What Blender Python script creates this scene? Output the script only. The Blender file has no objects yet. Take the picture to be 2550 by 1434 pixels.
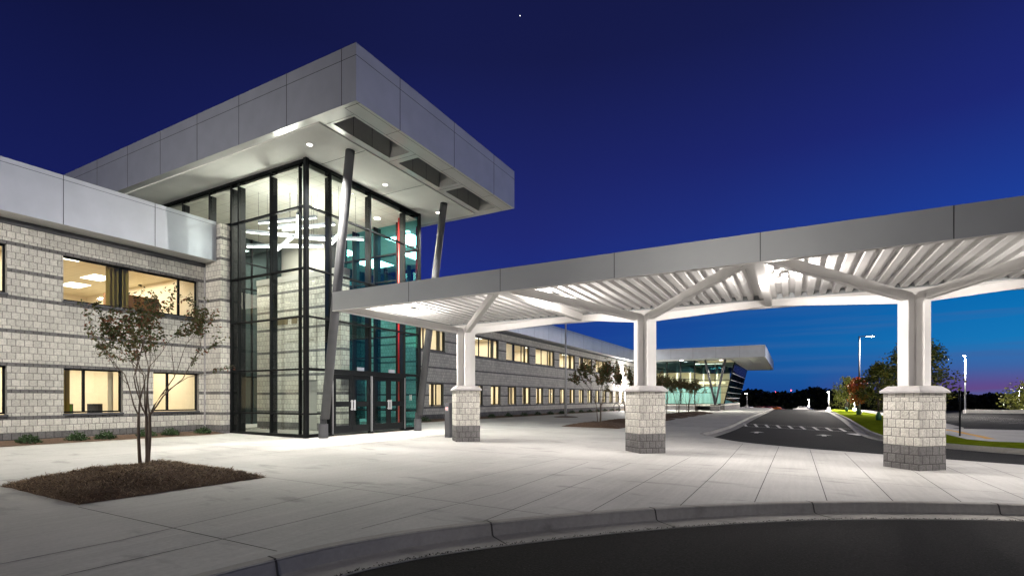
import bpy, bmesh, math, random
from mathutils import Vector, Matrix, noise
R = math.radians
random.seed(7)
sc = bpy.context.scene
COL = sc.collection
# ---------------------------------------------------------------- camera
# world: X runs along the facade (away), Y runs towards the building, Z up, building floor at 0
CA, SA = 0.878, 0.4787
EYE = 1.33
cam = bpy.data.cameras.new('camera'); cam_o = bpy.data.objects.new('camera', cam); COL.objects.link(cam_o)
cam.sensor_width = 36; cam.lens = 36 * 1277 / 2550; cam.shift_y = (992 - 717) / 2550
cam.clip_start = .1; cam.clip_end = 3000
cam_o.location = (0, 0, EYE); cam_o.rotation_euler = (R(90), 0, R(28.6 - 90)); sc.camera = cam_o
sc.view_settings.view_transform = 'Standard'; sc.view_settings.look = 'None'
sc.view_settings.exposure = 0.0; sc.view_settings.gamma = 1
sc.cycles.use_denoising = True; sc.cycles.max_bounces = 10; sc.cycles.diffuse_bounces = 4
sc.cycles.transparent_max_bounces = 16; sc.cycles.glossy_bounces = 4
sc.cycles.caustics_reflective = False; sc.cycles.caustics_refractive = False
sc.cycles.sample_clamp_indirect = 6
# ---------------------------------------------------------------- dusk sky
W = bpy.data.worlds.new('World'); sc.world = W; W.use_nodes = True
nt = W.node_tree; nt.nodes.clear(); N = nt.nodes.new; L = nt.links.new
def ramp(nt, stops, fac):
    r = nt.nodes.new('ShaderNodeValToRGB'); e = r.color_ramp.elements
    while len(e) < len(stops): e.new(.5)
    for k, (p, c) in zip(e, stops): k.position = p; k.color = (*c, 1)
    nt.links.new(fac, r.inputs[0]); return r.outputs[0]
def mth(nt, op, a, b=None, c=None, clamp=False):
    n = nt.nodes.new('ShaderNodeMath'); n.operation = op; n.use_clamp = clamp
    for i, s in enumerate((a, b, c)):
        if s is None: continue
        if isinstance(s, (int, float)): n.inputs[i].default_value = s
        else: nt.links.new(s, n.inputs[i])
    return n.outputs[0]
def mix(nt, f, a, b, bt='MIX'):
    n = nt.nodes.new('ShaderNodeMix'); n.data_type = 'RGBA'; n.blend_type = bt
    for i, s in ((0, f), (6, a), (7, b)):
        if isinstance(s, (int, float)): n.inputs[i].default_value = s
        elif isinstance(s, tuple): n.inputs[i].default_value = (*s, 1)
        else: nt.links.new(s, n.inputs[i])
    return n.outputs[2]
tc = N('ShaderNodeTexCoord'); sep = N('ShaderNodeSeparateXYZ'); L(tc.outputs['Generated'], sep.inputs[0])
el = mth(nt, 'MAXIMUM', sep.outputs[2], 0)
dp = N('ShaderNodeVectorMath'); dp.operation = 'DOT_PRODUCT'; L(tc.outputs['Generated'], dp.inputs[0])
dp.inputs[1].default_value = (0.75, -0.66, 0)           # afterglow lies to the right of the picture
az = mth(nt, 'SMOOTH_MAX', dp.outputs['Value'], 0, .1)
lft = ramp(nt, [(0, (.012, .045, .30)), (.12, (.012, .035, .27)), (.30, (.014, .022, .17)), (.55, (.008, .011, .070)), (1, (.004, .005, .022))], el)
rgt = ramp(nt, [(0, (.012, .085, .30)), (.05, (.008, .14, .40)), (.09, (.003, .17, .46)), (.17, (.0, .13, .43)), (.27, (.012, .05, .32)), (.4, (.012, .022, .19)), (.6, (.008, .012, .075)), (1, (.004, .005, .022))], el)
pur = ramp(nt, [(0, (.17, .06, .19)), (.02, (.12, .075, .26)), (.045, (.05, .13, .37)), (.085, (.008, .19, .49)), (.17, (.0, .15, .45)), (.27, (.012, .05, .33)), (.4, (.012, .022, .19)), (1, (.004, .005, .022))], el)
pf = ramp(nt, [(0, (0, 0, 0)), (.76, (0, 0, 0)), (.87, (1, 1, 1))], az)
rgt = mix(nt, pf, rgt, pur)
af = ramp(nt, [(0, (0, 0, 0)), (.36, (0, 0, 0)), (.62, (.3,) * 3), (.80, (.72,) * 3), (.92, (1, 1, 1))], az)
skc = mix(nt, af, lft, rgt)
mp = N('ShaderNodeMapping'); L(tc.outputs['Generated'], mp.inputs[0]); mp.inputs['Scale'].default_value = (1.2, 1.2, 26)
nz = N('ShaderNodeTexNoise'); L(mp.outputs[0], nz.inputs['Vector']); nz.inputs['Scale'].default_value = 2.2; nz.inputs['Detail'].default_value = 5
cl = ramp(nt, [(0, (0,) * 3), (.5, (0,) * 3), (.66, (1,) * 3)], nz.outputs[0])
lo = ramp(nt, [(0, (1,) * 3), (.1, (.9,) * 3), (.22, (0,) * 3)], el)
cf = mth(nt, 'MULTIPLY', mth(nt, 'MULTIPLY', cl, lo), mth(nt, 'MULTIPLY', af, .7))
skc = mix(nt, cf, skc, (.045, .13, .36))
back = ramp(nt, [(0, (.3,) * 3), (.38, (.7,) * 3), (.62, (1,) * 3)], mth(nt, 'MULTIPLY_ADD', mth(nt, 'ADD', mth(nt, 'MULTIPLY', sep.outputs[0], CA), mth(nt, 'MULTIPLY', sep.outputs[1], SA)), .5, .5))
skc = mix(nt, 1.0, skc, back, 'MULTIPLY')
night = ramp(nt, [(0, (.5,) * 3), (.36, (.62,) * 3), (.58, (1,) * 3)], mth(nt, 'MULTIPLY_ADD', dp.outputs['Value'], .5, .5))
skc = mix(nt, 1.0, skc, night, 'MULTIPLY')
bg = N('ShaderNodeBackground'); L(skc, bg.inputs[0]); bg.inputs[1].default_value = 1.0
wo = N('ShaderNodeOutputWorld'); L(bg.outputs[0], wo.inputs[0])
sun = bpy.data.lights.new('sun', 'SUN'); sun.energy = .10; sun.angle = R(40); sun.color = (.75, .82, 1)
so = bpy.data.objects.new('sun', sun); COL.objects.link(so)
so.rotation_euler = Vector((-.25, -.75, .55)).to_track_quat('Z', 'Y').to_euler()
# light powers
P_ROOM, P_LOBBY, P_CANOPY, P_SOFFIT, P_LOT = 1.5, 3.9, 2.75, 5.2, 5.0

# ---------------------------------------------------------------- materials
def mat(name, col=(.5, .5, .5), rough=.6, metal=0, nstr=0, nscale=8, bump=0, bscale=30, spec=.5, stretch=None, emis=None, est=1):
    m = bpy.data.materials.new(name); m.use_nodes = True; t = m.node_tree; b = t.nodes['Principled BSDF']
    b.inputs['Base Color'].default_value = (*col, 1); b.inputs['Roughness'].default_value = rough; b.inputs['Metallic'].default_value = metal
    b.inputs['Specular IOR Level'].default_value = spec
    c = t.nodes.new('ShaderNodeTexCoord')
    if nstr:
        v = c.outputs['Object']
        if stretch:
            q = t.nodes.new('ShaderNodeMapping'); t.links.new(v, q.inputs[0]); q.inputs['Scale'].default_value = stretch; v = q.outputs[0]
        n = t.nodes.new('ShaderNodeTexNoise'); n.inputs['Scale'].default_value = nscale; n.inputs['Detail'].default_value = 7; t.links.new(v, n.inputs['Vector'])
        rr = ramp(t, [(.25, tuple(x * (1 - nstr) for x in col)), (.75, tuple(min(1, x * (1 + nstr)) for x in col))], n.outputs[0])
        t.links.new(rr, b.inputs['Base Color'])
    if bump:
        n = t.nodes.new('ShaderNodeTexNoise'); n.inputs['Scale'].default_value = bscale; n.inputs['Detail'].default_value = 6; t.links.new(c.outputs['Object'], n.inputs['Vector'])
        k = t.nodes.new('ShaderNodeBump'); k.inputs['Strength'].default_value = bump; k.inputs['Distance'].default_value = .02
        t.links.new(n.outputs[0], k.inputs['Height']); t.links.new(k.outputs[0], b.inputs['Normal'])
    if emis:
        b.inputs['Emission Color'].default_value = (*emis, 1); b.inputs['Emission Strength'].default_value = est
    return m
def block_mat(name, col, var=.16):
    """split-face block: UV one unit per block, a dark raked joint, each block its own tone and lumps"""
    m = mat(name, col, .92, spec=.2); t = m.node_tree; b = t.nodes['Principled BSDF']
    uv = t.nodes.new('ShaderNodeUVMap'); s = t.nodes.new('ShaderNodeSeparateXYZ'); t.links.new(uv.outputs[0], s.inputs[0])
    fx = mth(t, 'FRACT', s.outputs[0]); fy = mth(t, 'FRACT', s.outputs[1])
    ex = mth(t, 'MINIMUM', fx, mth(t, 'SUBTRACT', 1, fx)); ey = mth(t, 'MINIMUM', fy, mth(t, 'SUBTRACT', 1, fy))
    e = mth(t, 'MINIMUM', ex, ey)
    cb = t.nodes.new('ShaderNodeCombineXYZ'); t.links.new(mth(t, 'FLOOR', s.outputs[0]), cb.inputs[0]); t.links.new(mth(t, 'FLOOR', s.outputs[1]), cb.inputs[1])
    wn = t.nodes.new('ShaderNodeTexWhiteNoise'); wn.noise_dimensions = '2D'; t.links.new(cb.outputs[0], wn.inputs['Vector'])
    tone = mth(t, 'MULTIPLY_ADD', wn.outputs[0], 2 * var, 1 - var)
    c = t.nodes.new('ShaderNodeTexCoord')
    n = t.nodes.new('ShaderNodeTexNoise'); n.inputs['Scale'].default_value = 22; n.inputs['Detail'].default_value = 7; n.inputs['Roughness'].default_value = .65; t.links.new(c.outputs['Object'], n.inputs['Vector'])
    n2 = t.nodes.new('ShaderNodeTexNoise'); n2.inputs['Scale'].default_value = .9; n2.inputs['Detail'].default_value = 4; t.links.new(c.outputs['Object'], n2.inputs['Vector'])
    tone = mth(t, 'MULTIPLY', tone, mth(t, 'MULTIPLY_ADD', n.outputs[0], 1.1, .45))
    tone = mth(t, 'MULTIPLY', tone, mth(t, 'MULTIPLY_ADD', n2.outputs[0], .35, .82))
    jt = ramp(t, [(.015, (.28,) * 3), (.05, (1,) * 3)], e)
    vm = t.nodes.new('ShaderNodeVectorMath'); vm.operation = 'SCALE'; vm.inputs[0].default_value = col; t.links.new(tone, vm.inputs['Scale'])
    t.links.new(mix(t, 1.0, vm.outputs[0], jt, 'MULTIPLY'), b.inputs['Base Color'])
    h = mth(t, 'ADD', mth(t, 'MULTIPLY', n.outputs[0], 1.3), mth(t, 'MULTIPLY', mth(t, 'MINIMUM', e, .09), 6))
    k = t.nodes.new('ShaderNodeBump'); k.inputs['Strength'].default_value = .9; k.inputs['Distance'].default_value = .03
    t.links.new(h, k.inputs['Height']); t.links.new(k.outputs[0], b.inputs['Normal'])
    return m
def glass_mat(name, tint, refl=.06, coat=(1, 1, 1), rough=0.0, dirt=False):
    m = bpy.data.materials.new(name); m.use_nodes = True; t = m.node_tree; t.nodes.clear()
    tr = t.nodes.new('ShaderNodeBsdfTransparent'); tr.inputs[0].default_value = (*tint, 1)
    gl = t.nodes.new('ShaderNodeBsdfGlossy'); gl.inputs['Roughness'].default_value = rough; gl.inputs[0].default_value = (*coat, 1)
    lw = t.nodes.new('ShaderNodeLayerWeight'); lw.inputs[0].default_value = .25
    f = mth(t, 'MULTIPLY_ADD', lw.outputs['Fresnel'], .5, refl, clamp=True)
    mx = t.nodes.new('ShaderNodeMixShader'); t.links.new(f, mx.inputs[0]); t.links.new(tr.outputs[0], mx.inputs[1]); t.links.new(gl.outputs[0], mx.inputs[2])
    o = t.nodes.new('ShaderNodeOutputMaterial'); t.links.new(mx.outputs[0], o.inputs[0]); return m
def emit(name, col, s):
    m = bpy.data.materials.new(name); m.use_nodes = True; t = m.node_tree; t.nodes.clear()
    e = t.nodes.new('ShaderNodeEmission'); e.inputs[0].default_value = (*col, 1); e.inputs[1].default_value = s
    o = t.nodes.new('ShaderNodeOutputMaterial'); t.links.new(e.outputs[0], o.inputs[0]); return m
def tile_mat(name, col, sx, sy, line=.35, w=.02):
    m = mat(name, col, .85, spec=.2); t = m.node_tree; b = t.nodes['Principled BSDF']
    c = t.nodes.new('ShaderNodeTexCoord'); s = t.nodes.new('ShaderNodeSeparateXYZ'); t.links.new(c.outputs['Object'], s.inputs[0])
    fx = mth(t, 'FRACT', mth(t, 'DIVIDE', s.outputs[0], sx)); fy = mth(t, 'FRACT', mth(t, 'DIVIDE', s.outputs[1], sy))
    l = mth(t, 'MAXIMUM', mth(t, 'LESS_THAN', fx, w), mth(t, 'LESS_THAN', fy, w))
    t.links.new(mix(t, l, col, tuple(x * line for x in col)), b.inputs['Base Color']); return m
def leaf_mat(name, stops, rough=.5):
    m = mat(name, (.1, .1, .1), rough, spec=.25); t = m.node_tree; b = t.nodes['Principled BSDF']
    g = t.nodes.new('ShaderNodeNewGeometry')
    t.links.new(ramp(t, stops, g.outputs['Random Per Island']), b.inputs['Base Color'])
    b.inputs['Transmission Weight'].default_value = 0
    return m
M = {}
M['block'] = block_mat('light_split_face_block', (.60, .58, .53), .12)
M['block_dark'] = block_mat('charcoal_split_face_block', (.165, .16, .16), .14)
M['metal'] = mat('silver_metal_panel', (.41, .435, .485), .40, .5, nstr=.07, nscale=1.5, spec=.5, bump=.35, bscale=1.1)
M['metal_c'] = mat('canopy_metal_panel', (.33, .35, .36), .42, .4, nstr=.04, nscale=1.2)
M['soffit_metal'] = mat('bright_soffit_panel', (.84, .84, .82), .25, .25, nstr=.04, nscale=2)
M['stucco'] = mat('stucco_soffit', (.86, .86, .82), .9, nstr=.05, nscale=1.2, bump=.15, bscale=60)
M['slot'] = mat('grey_slot_lining', (.46, .46, .44), .6, nstr=.05)
M['seam'] = mat('dark_panel_seam', (.05, .05, .055), .8)
M['black'] = mat('black_anodised_frame', (.005, .006, .007), .55, .0, spec=.12)
M['charcoal'] = mat('charcoal_painted_steel', (.07, .072, .08), .6, .0, nstr=.12, nscale=4)
M['darktrim'] = mat('dark_metal_trim', (.07, .072, .08), .5, .2)
M['white'] = mat('off_white_paint', (.80, .785, .765), .45, .0, nstr=.04, nscale=3, spec=.5)
M["deck"] = mat("white_fluted_deck", (.80, .79, .78), .55, .0, nstr=.05, nscale=2, stretch=(.4, 6, 1))
M['cap'] = mat('precast_cap', (.36, .35, .35), .8, nstr=.12, nscale=5, bump=.2)
M['glass'] = glass_mat('clear_glass', (.86, .90, .88), .04)
M['glass_lobby'] = glass_mat('lobby_glass', (.84, .91, .885), .02)
M['glass_teal'] = glass_mat('teal_reflective_glass', (.05, .30, .33), .55, (.26, .80, .84))
M['glass_dark'] = glass_mat('dark_spandrel_glass', (.02, .05, .06), .15, (.5, .7, .75))
M['glass_far'] = glass_mat('far_glass', (.80, .95, .94), .03)
M['cream'] = mat('cream_room_wall', (.80, .70, .52), .9, nstr=.03)
M['cream_ceiling'] = tile_mat('cream_ceiling_tile', (.84, .75, .55), .6, .6, .8, .03)
M['tile'] = tile_mat('lobby_ceiling_tile', (.74, .73, .66), .61, .61, .62, .03)
M['lobby_floor'] = mat('polished_lobby_floor', (.42, .41, .38), .18, nstr=.1, nscale=.8)
M['lobby_wall'] = mat('lobby_plaster', (.36, .35, .33), .8)
M['room_floor'] = mat('room_carpet', (.16, .15, .13), .9)
M['gold'] = mat('mustard_curtain', (.42, .30, .06), .8, nstr=.2, nscale=14, stretch=(6, 6, .2))
M['bronze'] = mat('bronze_blind', (.13, .105, .06), .7)
M['red'] = mat('red_painted_column', (.55, .02, .015), .35)
M['panel_light'] = emit('lit_ceiling_panel', (1, .93, .78), 5)
M['led'] = emit('linear_led', (1, .96, .88), 7)
M['lampglow'] = emit('lit_lamp_lens', (1, .90, .80), 14)
M['lotglow'] = emit('lit_lot_lamp_lens', (1, .93, .85), 90)
M['redglow'] = emit('red_beacon', (1, .04, .04), 30)
M['steel'] = mat('brushed_steel', (.62, .62, .63), .35, .35)
M['bark'] = mat('myrtle_bark', (.10, .075, .055), .85, nstr=.35, nscale=14, bump=.5, stretch=(1, 1, .3))
M['treebark'] = mat('tree_bark', (.10, .08, .06), .9, nstr=.3, nscale=6, bump=.5)
M['leaf_myrtle'] = leaf_mat('myrtle_leaf', [(0, (.05, .075, .022)), (.55, (.11, .12, .035)), (.78, (.15, .10, .04)), (.93, (.26, .08, .045)), (1, (.14, .085, .03))])
M['leaf_yellow'] = leaf_mat('yellow_green_leaf', [(0, (.10, .12, .02)), (1, (.22, .23, .05))])
M['leaf_orange'] = leaf_mat('orange_leaf', [(0, (.45, .10, .015)), (.6, (.55, .16, .025)), (1, (.14, .10, .02))])
M['leaf_green'] = leaf_mat('green_leaf', [(0, (.04, .06, .015)), (.65, (.12, .15, .025)), (1, (.32, .27, .05))])
M['leaf_dark'] = leaf_mat('dark_leaf', [(0, (.008, .012, .006)), (1, (.02, .026, .010))])
M['shrub'] = leaf_mat('shrub_leaf', [(0, (.015, .035, .012)), (1, (.05, .09, .03))])
M['mulch'] = mat('brown_mulch', (.10, .058, .034), .95, nstr=.6, nscale=26, bump=1, bscale=55)
M['straw'] = leaf_mat('pine_straw', [(0, (.04, .024, .013)), (.5, (.15, .095, .055)), (.8, (.30, .21, .13)), (1, (.42, .32, .21))], .8)
M['grass'] = leaf_mat('lawn_blade', [(0, (.05, .09, .012)), (1, (.13, .19, .03))])
M['lawn'] = mat('lawn_base', (.13, .17, .012), 1, nstr=.5, nscale=3.2, bump=.6, bscale=40, spec=0)
M['soil'] = mat('dark_soil', (.03, .032, .02), 1, nstr=.4, nscale=.6)
M['green_bag'] = mat('green_watering_bag', (.015, .09, .05), .6)
M['joint'] = mat('pavement_joint', (.06, .058, .055), .95)
M['paint'] = mat('road_paint', (.72, .71, .68), .7, nstr=.12, nscale=6)
M['yellow'] = mat('yellow_kerb_paint', (.70, .36, .02), .7, nstr=.1)
M['car_w'] = mat('white_car_paint', (.7, .7, .7), .3, .1); M['car_r'] = mat('red_car_paint', (.25, .04, .02), .3, .1); M['car_o'] = mat('orange_car_paint', (.3, .09, .02), .3, .1)
M['wood'] = mat('orange_wood', (.45, .22, .07), .6, nstr=.2, nscale=5, stretch=(.3, 1, 6)); M['starglow'] = emit('star', (1, 1, 1), 3)
M['aqua'] = mat('aqua_frosted_screen', (.17, .31, .33), .6, nstr=.6, nscale=1.3, stretch=(1, 1, .1))
M['rubber'] = mat('tyre_rubber', (.02, .02, .02), .8)
M['greenmesh'] = mat('green_chair_mesh', (.18, .38, .06), .7)
def conc(name, col, rough=.75):
    m = mat(name, col, rough, spec=.3); t = m.node_tree; b = t.nodes['Principled BSDF']
    c = t.nodes.new('ShaderNodeTexCoord')
    def nzz(scale, sc3, det=6, rot=0):
        q = t.nodes.new('ShaderNodeMapping'); t.links.new(c.outputs['Object'], q.inputs[0]); q.inputs['Scale'].default_value = sc3; q.inputs['Rotation'].default_value = (0, 0, rot)
        n = t.nodes.new('ShaderNodeTexNoise'); n.inputs['Scale'].default_value = scale; n.inputs['Detail'].default_value = det; t.links.new(q.outputs[0], n.inputs['Vector']); return n.outputs[0]
    a = nzz(.5, (1, 1, 1)); br = nzz(2.4, (.25, 6, 1), 9, R(55)); f = nzz(22, (1, 1, 1), 8); st = nzz(2.6, (1, .35, 1), 12, R(20))
    tone = mth(t, 'ADD', mth(t, 'MULTIPLY_ADD', a, .55, .38), mth(t, 'ADD', mth(t, 'MULTIPLY', br, .36), mth(t, 'MULTIPLY', f, .28)))
    spots = ramp(t, [(.30, (.72,) * 3), (.40, (1,) * 3)], st)
    vm = t.nodes.new('ShaderNodeVectorMath'); vm.operation = 'SCALE'; vm.inputs[0].default_value = col; t.links.new(tone, vm.inputs['Scale'])
    t.links.new(mix(t, 1.0, vm.outputs[0], spots, 'MULTIPLY'), b.inputs['Base Color'])
    k = t.nodes.new('ShaderNodeBump'); k.inputs['Strength'].default_value = .25; k.inputs['Distance'].default_value = .01
    t.links.new(mth(t, 'ADD', f, br), k.inputs['Height']); t.links.new(k.outputs[0], b.inputs['Normal'])
    t.links.new(mth(t, 'MULTIPLY_ADD', br, .3, rough - .2), b.inputs['Roughness']); return m
M['concrete'] = conc('broomed_concrete', (.42, .415, .40))
M['kerb'] = conc('kerb_concrete', (.33, .32, .30), .85)
def asphalt():
    m = mat('asphalt', (.04, .04, .042), .9, spec=.12); t = m.node_tree; b = t.nodes['Principled BSDF']
    c = t.nodes.new('ShaderNodeTexCoord')
    def nz_(s, d, sc3=(1, 1, 1)):
        q = t.nodes.new('ShaderNodeMapping'); t.links.new(c.outputs['Object'], q.inputs[0]); q.inputs['Scale'].default_value = sc3
        n = t.nodes.new('ShaderNodeTexNoise'); n.inputs['Scale'].default_value = s; n.inputs['Detail'].default_value = d; t.links.new(q.outputs[0], n.inputs['Vector']); return n.outputs[0]
    f = nz_(38, 9); a = nz_(.35, 6, (.5, 1.6, 1)); 
    vo = t.nodes.new('ShaderNodeTexVoronoi'); vo.inputs['Scale'].default_value = 26; t.links.new(c.outputs['Object'], vo.inputs['Vector'])
    chips = mth(t, 'LESS_THAN', vo.outputs['Distance'], .09)
    tone = mth(t, 'MULTIPLY', mth(t, 'MULTIPLY_ADD', f, 3.6, -.8, clamp=False), mth(t, 'MULTIPLY_ADD', a, 2.4, -.25))
    vm = t.nodes.new('ShaderNodeVectorMath'); vm.operation = 'SCALE'; vm.inputs[0].default_value = (.010, .010, .0102); t.links.new(tone, vm.inputs['Scale'])
    t.links.new(mix(t, mth(t, 'MULTIPLY', chips, .6), vm.outputs[0], (.14, .13, .12)), b.inputs['Base Color'])
    k = t.nodes.new('ShaderNodeBump'); k.inputs['Strength'].default_value = .7; k.inputs['Distance'].default_value = .012
    t.links.new(f, k.inputs['Height']); t.links.new(k.outputs[0], b.inputs['Normal']); return m
M['asphalt'] = asphalt()

# ---------------------------------------------------------------- helpers
ORG = {}
class MB:
    def __init__(s): s.v = []; s.f = []; s.m = []; s.uv = []
    def face(s, pts, m=0, uv=None):
        i = len(s.v); s.v += [tuple(p) for p in pts]; s.f.append(tuple(range(i, i + len(pts)))); s.m.append(m)
        s.uv.append(uv or [(0, 0)] * len(pts)); return s
    def box(s, x0, x1, y0, y1, z0, z1, m=0):
        A = [(x0, y0), (x1, y0), (x1, y1), (x0, y1)]
        s.face([(x, y, z0) for x, y in reversed(A)], m); s.face([(x, y, z1) for x, y in A], m)
        for k in range(4):
            (a, b), (c, d) = A[k], A[(k + 1) % 4]; s.face([(a, b, z0), (c, d, z0), (c, d, z1), (a, b, z1)], m)
        return s
    def beam(s, p, q, w, h, m=0, up=(0, 0, 1)):
        p, q = Vector(p), Vector(q); d = (q - p).normalized(); up = Vector(up)
        if abs(d.dot(up)) > .98: up = Vector((1, 0, 0))
        r = d.cross(up).normalized(); u = r.cross(d).normalized()
        o = [r * a * w / 2 + u * b * h / 2 for a, b in ((-1, -1), (1, -1), (1, 1), (-1, 1))]
        A = [p + x for x in o]; B = [q + x for x in o]
        s.face(A[::-1] if True else A, m); s.face(B, m)
        for k in range(4): s.face([A[k], A[(k + 1) % 4], B[(k + 1) % 4], B[k]], m)
        return s
    def tube(s, pts, rad, n=8, m=0, cap=True):
        pts = [Vector(p) for p in pts]
        if not isinstance(rad, (list, tuple)): rad = [rad] * len(pts)
        rings = []
        for i, p in enumerate(pts):
            d = (pts[min(i + 1, len(pts) - 1)] - pts[max(i - 1, 0)]).normalized()
            a = Vector((0, 0, 1)) if abs(d.z) < .9 else Vector((1, 0, 0))
            r = d.cross(a).normalized(); u = r.cross(d)
            base = len(s.v)
            s.v += [tuple(p + (r * math.cos(2 * math.pi * k / n) + u * math.sin(2 * math.pi * k / n)) * rad[i]) for k in range(n)]
            rings.append(base)
        for a, b in zip(rings, rings[1:]):
            for k in range(n):
                s.f.append((a + k, a + (k + 1) % n, b + (k + 1) % n, b + k)); s.m.append(m); s.uv.append([(0, 0)] * 4)
        if cap:
            s.f.append(tuple(rings[0] + k for k in range(n))[::-1]); s.m.append(m); s.uv.append([(0, 0)] * n)
            s.f.append(tuple(rings[-1] + k for k in range(n))); s.m.append(m); s.uv.append([(0, 0)] * n)
        return s
    def prism(s, poly, z0, z1, m=0):
        n = len(poly); f = lambda z, p: z(*p) if callable(z) else z
        s.face([(x, y, f(z0, (x, y))) for x, y in reversed(poly)], m); s.face([(x, y, f(z1, (x, y))) for x, y in poly], m)
        for k in range(n):
            a, b = poly[k], poly[(k + 1) % n]; s.face([(*a, f(z0, a)), (*b, f(z0, b)), (*b, f(z1, b)), (*a, f(z1, a))], m)
        return s
    def build(s, name, mats, parent=None, loc=None, smooth=False, bevel=0):
        """vertices are world coordinates, or local ones when loc is given"""
        me = bpy.data.meshes.new(name)
        o = Vector((0, 0, 0)) if (parent is None or loc is not None) else ORG.get(parent.name, Vector((0, 0, 0)))
        me.from_pydata([tuple(Vector(v) - o) for v in s.v], [], s.f)
        if not isinstance(mats, (list, tuple)): mats = [mats]
        for m_ in mats: me.materials.append(M[m_])
        me.polygons.foreach_set('material_index', s.m)
        ul = me.uv_layers.new(name='UVMap'); fl = [c for q in s.uv for p in q for c in p]; ul.data.foreach_set('uv', fl)
        if smooth: me.polygons.foreach_set('use_smooth', [True] * len(me.polygons))
        me.update(); ob = bpy.data.objects.new(name, me); COL.objects.link(ob)
        if loc is not None: ob.location = loc
        if parent is not None: ob.parent = parent
        ORG[ob.name] = Vector((0, 0, 0)) if loc is not None else o
        if bevel:
            k = ob.modifiers.new('bevel', 'BEVEL'); k.width = bevel; k.segments = 2; k.limit_method = 'ANGLE'
        return ob
def tag(o, label=None, cat=None, group=None, kind=None):
    if label: o['label'] = label
    if cat: o['category'] = cat
    if group: o['group'] = group
    if kind: o['kind'] = kind
    return o
def thing(name, loc, label, cat, group=None):
    o = bpy.data.objects.new(name, None); COL.objects.link(o); o.location = loc; o.empty_display_size = .3
    ORG[o.name] = Vector(loc); return tag(o, label, cat, group)
def copy_tree(o, parent=None, loc=None):
    c = o.copy(); COL.objects.link(c)
    if parent is not None: c.parent = parent
    if loc is not None: c.location = loc
    for ch in list(o.children): copy_tree(ch, c)
    return c
def lamp(kind, name, loc, power, col=(1, .95, .88), size=.3, rot=(0, 0, 0), sy=None, spot=None, parent=None):
    l = bpy.data.lights.new(name, kind); l.energy = power; l.color = col
    if kind == 'AREA': l.size = size; l.shape = 'RECTANGLE'; l.size_y = sy or size
    elif kind == 'SPOT': l.shadow_soft_size = size; l.spot_size = R(spot or 120); l.spot_blend = .6
    else: l.shadow_soft_size = size
    o = bpy.data.objects.new(name, l); COL.objects.link(o); o.rotation_euler = rot
    o.location = loc
    if parent is not None: o.parent = parent; o.location = Vector(loc) - ORG[parent.name]
    return o
def gz(u, v): return -.20 - .0035 * u + .0115 * v       # the forecourt falls gently away from the building
def at(x, y, off=0.0):
    """ground point seen at photo pixel x, y (off = drop of that surface below the pavement)"""
    t = (x - 1275) / 1277; a = CA + SA * t; b = SA - CA * t
    Z = (1.53 + off) / ((y - 992) / 1277 - .0035 * a + .0115 * b); return (a * Z, b * Z)
def ux(x, v):
    t = (x - 1275) / 1277; return v * (CA + SA * t) / (SA - CA * t)
def smooth_line(pts, k=5):
    out = []
    P = [pts[0]] + list(pts) + [pts[-1]]
    for i in range(1, len(P) - 2):
        p0, p1, p2, p3 = [Vector(q) for q in P[i - 1:i + 3]]
        for j in range(k):
            t = j / k; out.append(tuple(.5 * ((2 * p1) + (p2 - p0) * t + (2 * p0 - 5 * p1 + 4 * p2 - p3) * t * t + (3 * p1 - p0 - 3 * p2 + p3) * t ** 3)))
    out.append(tuple(pts[-1])); return out
def sheet(name, poly, matn, dz=0.0, kind='structure', parent=None):
    bm = bmesh.new(); vs = [bm.verts.new((x, y, gz(x, y) + dz)) for x, y in poly]
    es = [bm.edges.new((vs[i], vs[(i + 1) % len(vs)])) for i in range(len(vs))]
    bmesh.ops.triangle_fill(bm, use_beauty=True, edges=es); bmesh.ops.recalc_face_normals(bm, faces=bm.faces)
    for f in bm.faces:
        if f.normal.z < 0: f.normal_flip()
    me = bpy.data.meshes.new(name); bm.to_mesh(me); bm.free(); me.materials.append(M[matn])
    o = bpy.data.objects.new(name, me); COL.objects.link(o); o.parent = parent
    if kind: tag(o, kind=kind)
    return o
def offset(line, d):
    out = []
    for i, p in enumerate(line):
        a = Vector(line[max(i - 1, 0)]); b = Vector(line[min(i + 1, len(line) - 1)]); t = (b - a).normalized()
        out.append((p[0] + t.y * d, p[1] - t.x * d))
    return out

# ================================================================ ground, road, pavement
GX = [-400, -60, 0, 60, 110, 130, 160, 220, 400, 1500]; GY = [-1500, -400, -120, -60, -20, 0, 40, 120, 600]
def far(u, v): return gz(max(-60, min(u, 160)), max(-60, min(v, 30))) - .35 - (1.2 if u > 125 else 0)
g = MB()
for a, b in zip(GX, GX[1:]):
    for c, d in zip(GY, GY[1:]): g.face([(a, c, far(a, c)), (b, c, far(b, c)), (b, d, far(b, d)), (a, d, far(a, d))])
tag(g.build('ground', 'soil'), kind='structure')
kerb_pts = smooth_line([(-14, 2.6), (-8, 3.4), (-3, 4.1), (.5, 4.35), (2.58, 4.27), (4.05, 3.93), (5.33, 3.19), (7.19, 1.66), (8.91, -.28), (10.3, -2.74), (11.0, -5.2), (11.3, -8), (11.2, -12), (10.4, -18), (9, -24)], 6)
road_left = smooth_line([(23.0, 3.05), (24.4, 3.5), (27.0, 3.38), (33.8, 3.2), (44.2, 3.3), (59.9, 3.35), (84, 3.3), (112, 3.3)], 4)
back_edge = smooth_line([(13.5, -24), (14.6, -16), (16.1, -9.5), (17.3, -5.12), (17.74, -3.67), (18.4, -2.0), (19.1, -.3), (20.45, 1.6), (22.0, 2.6), (23.0, 3.05)], 4)
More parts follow.
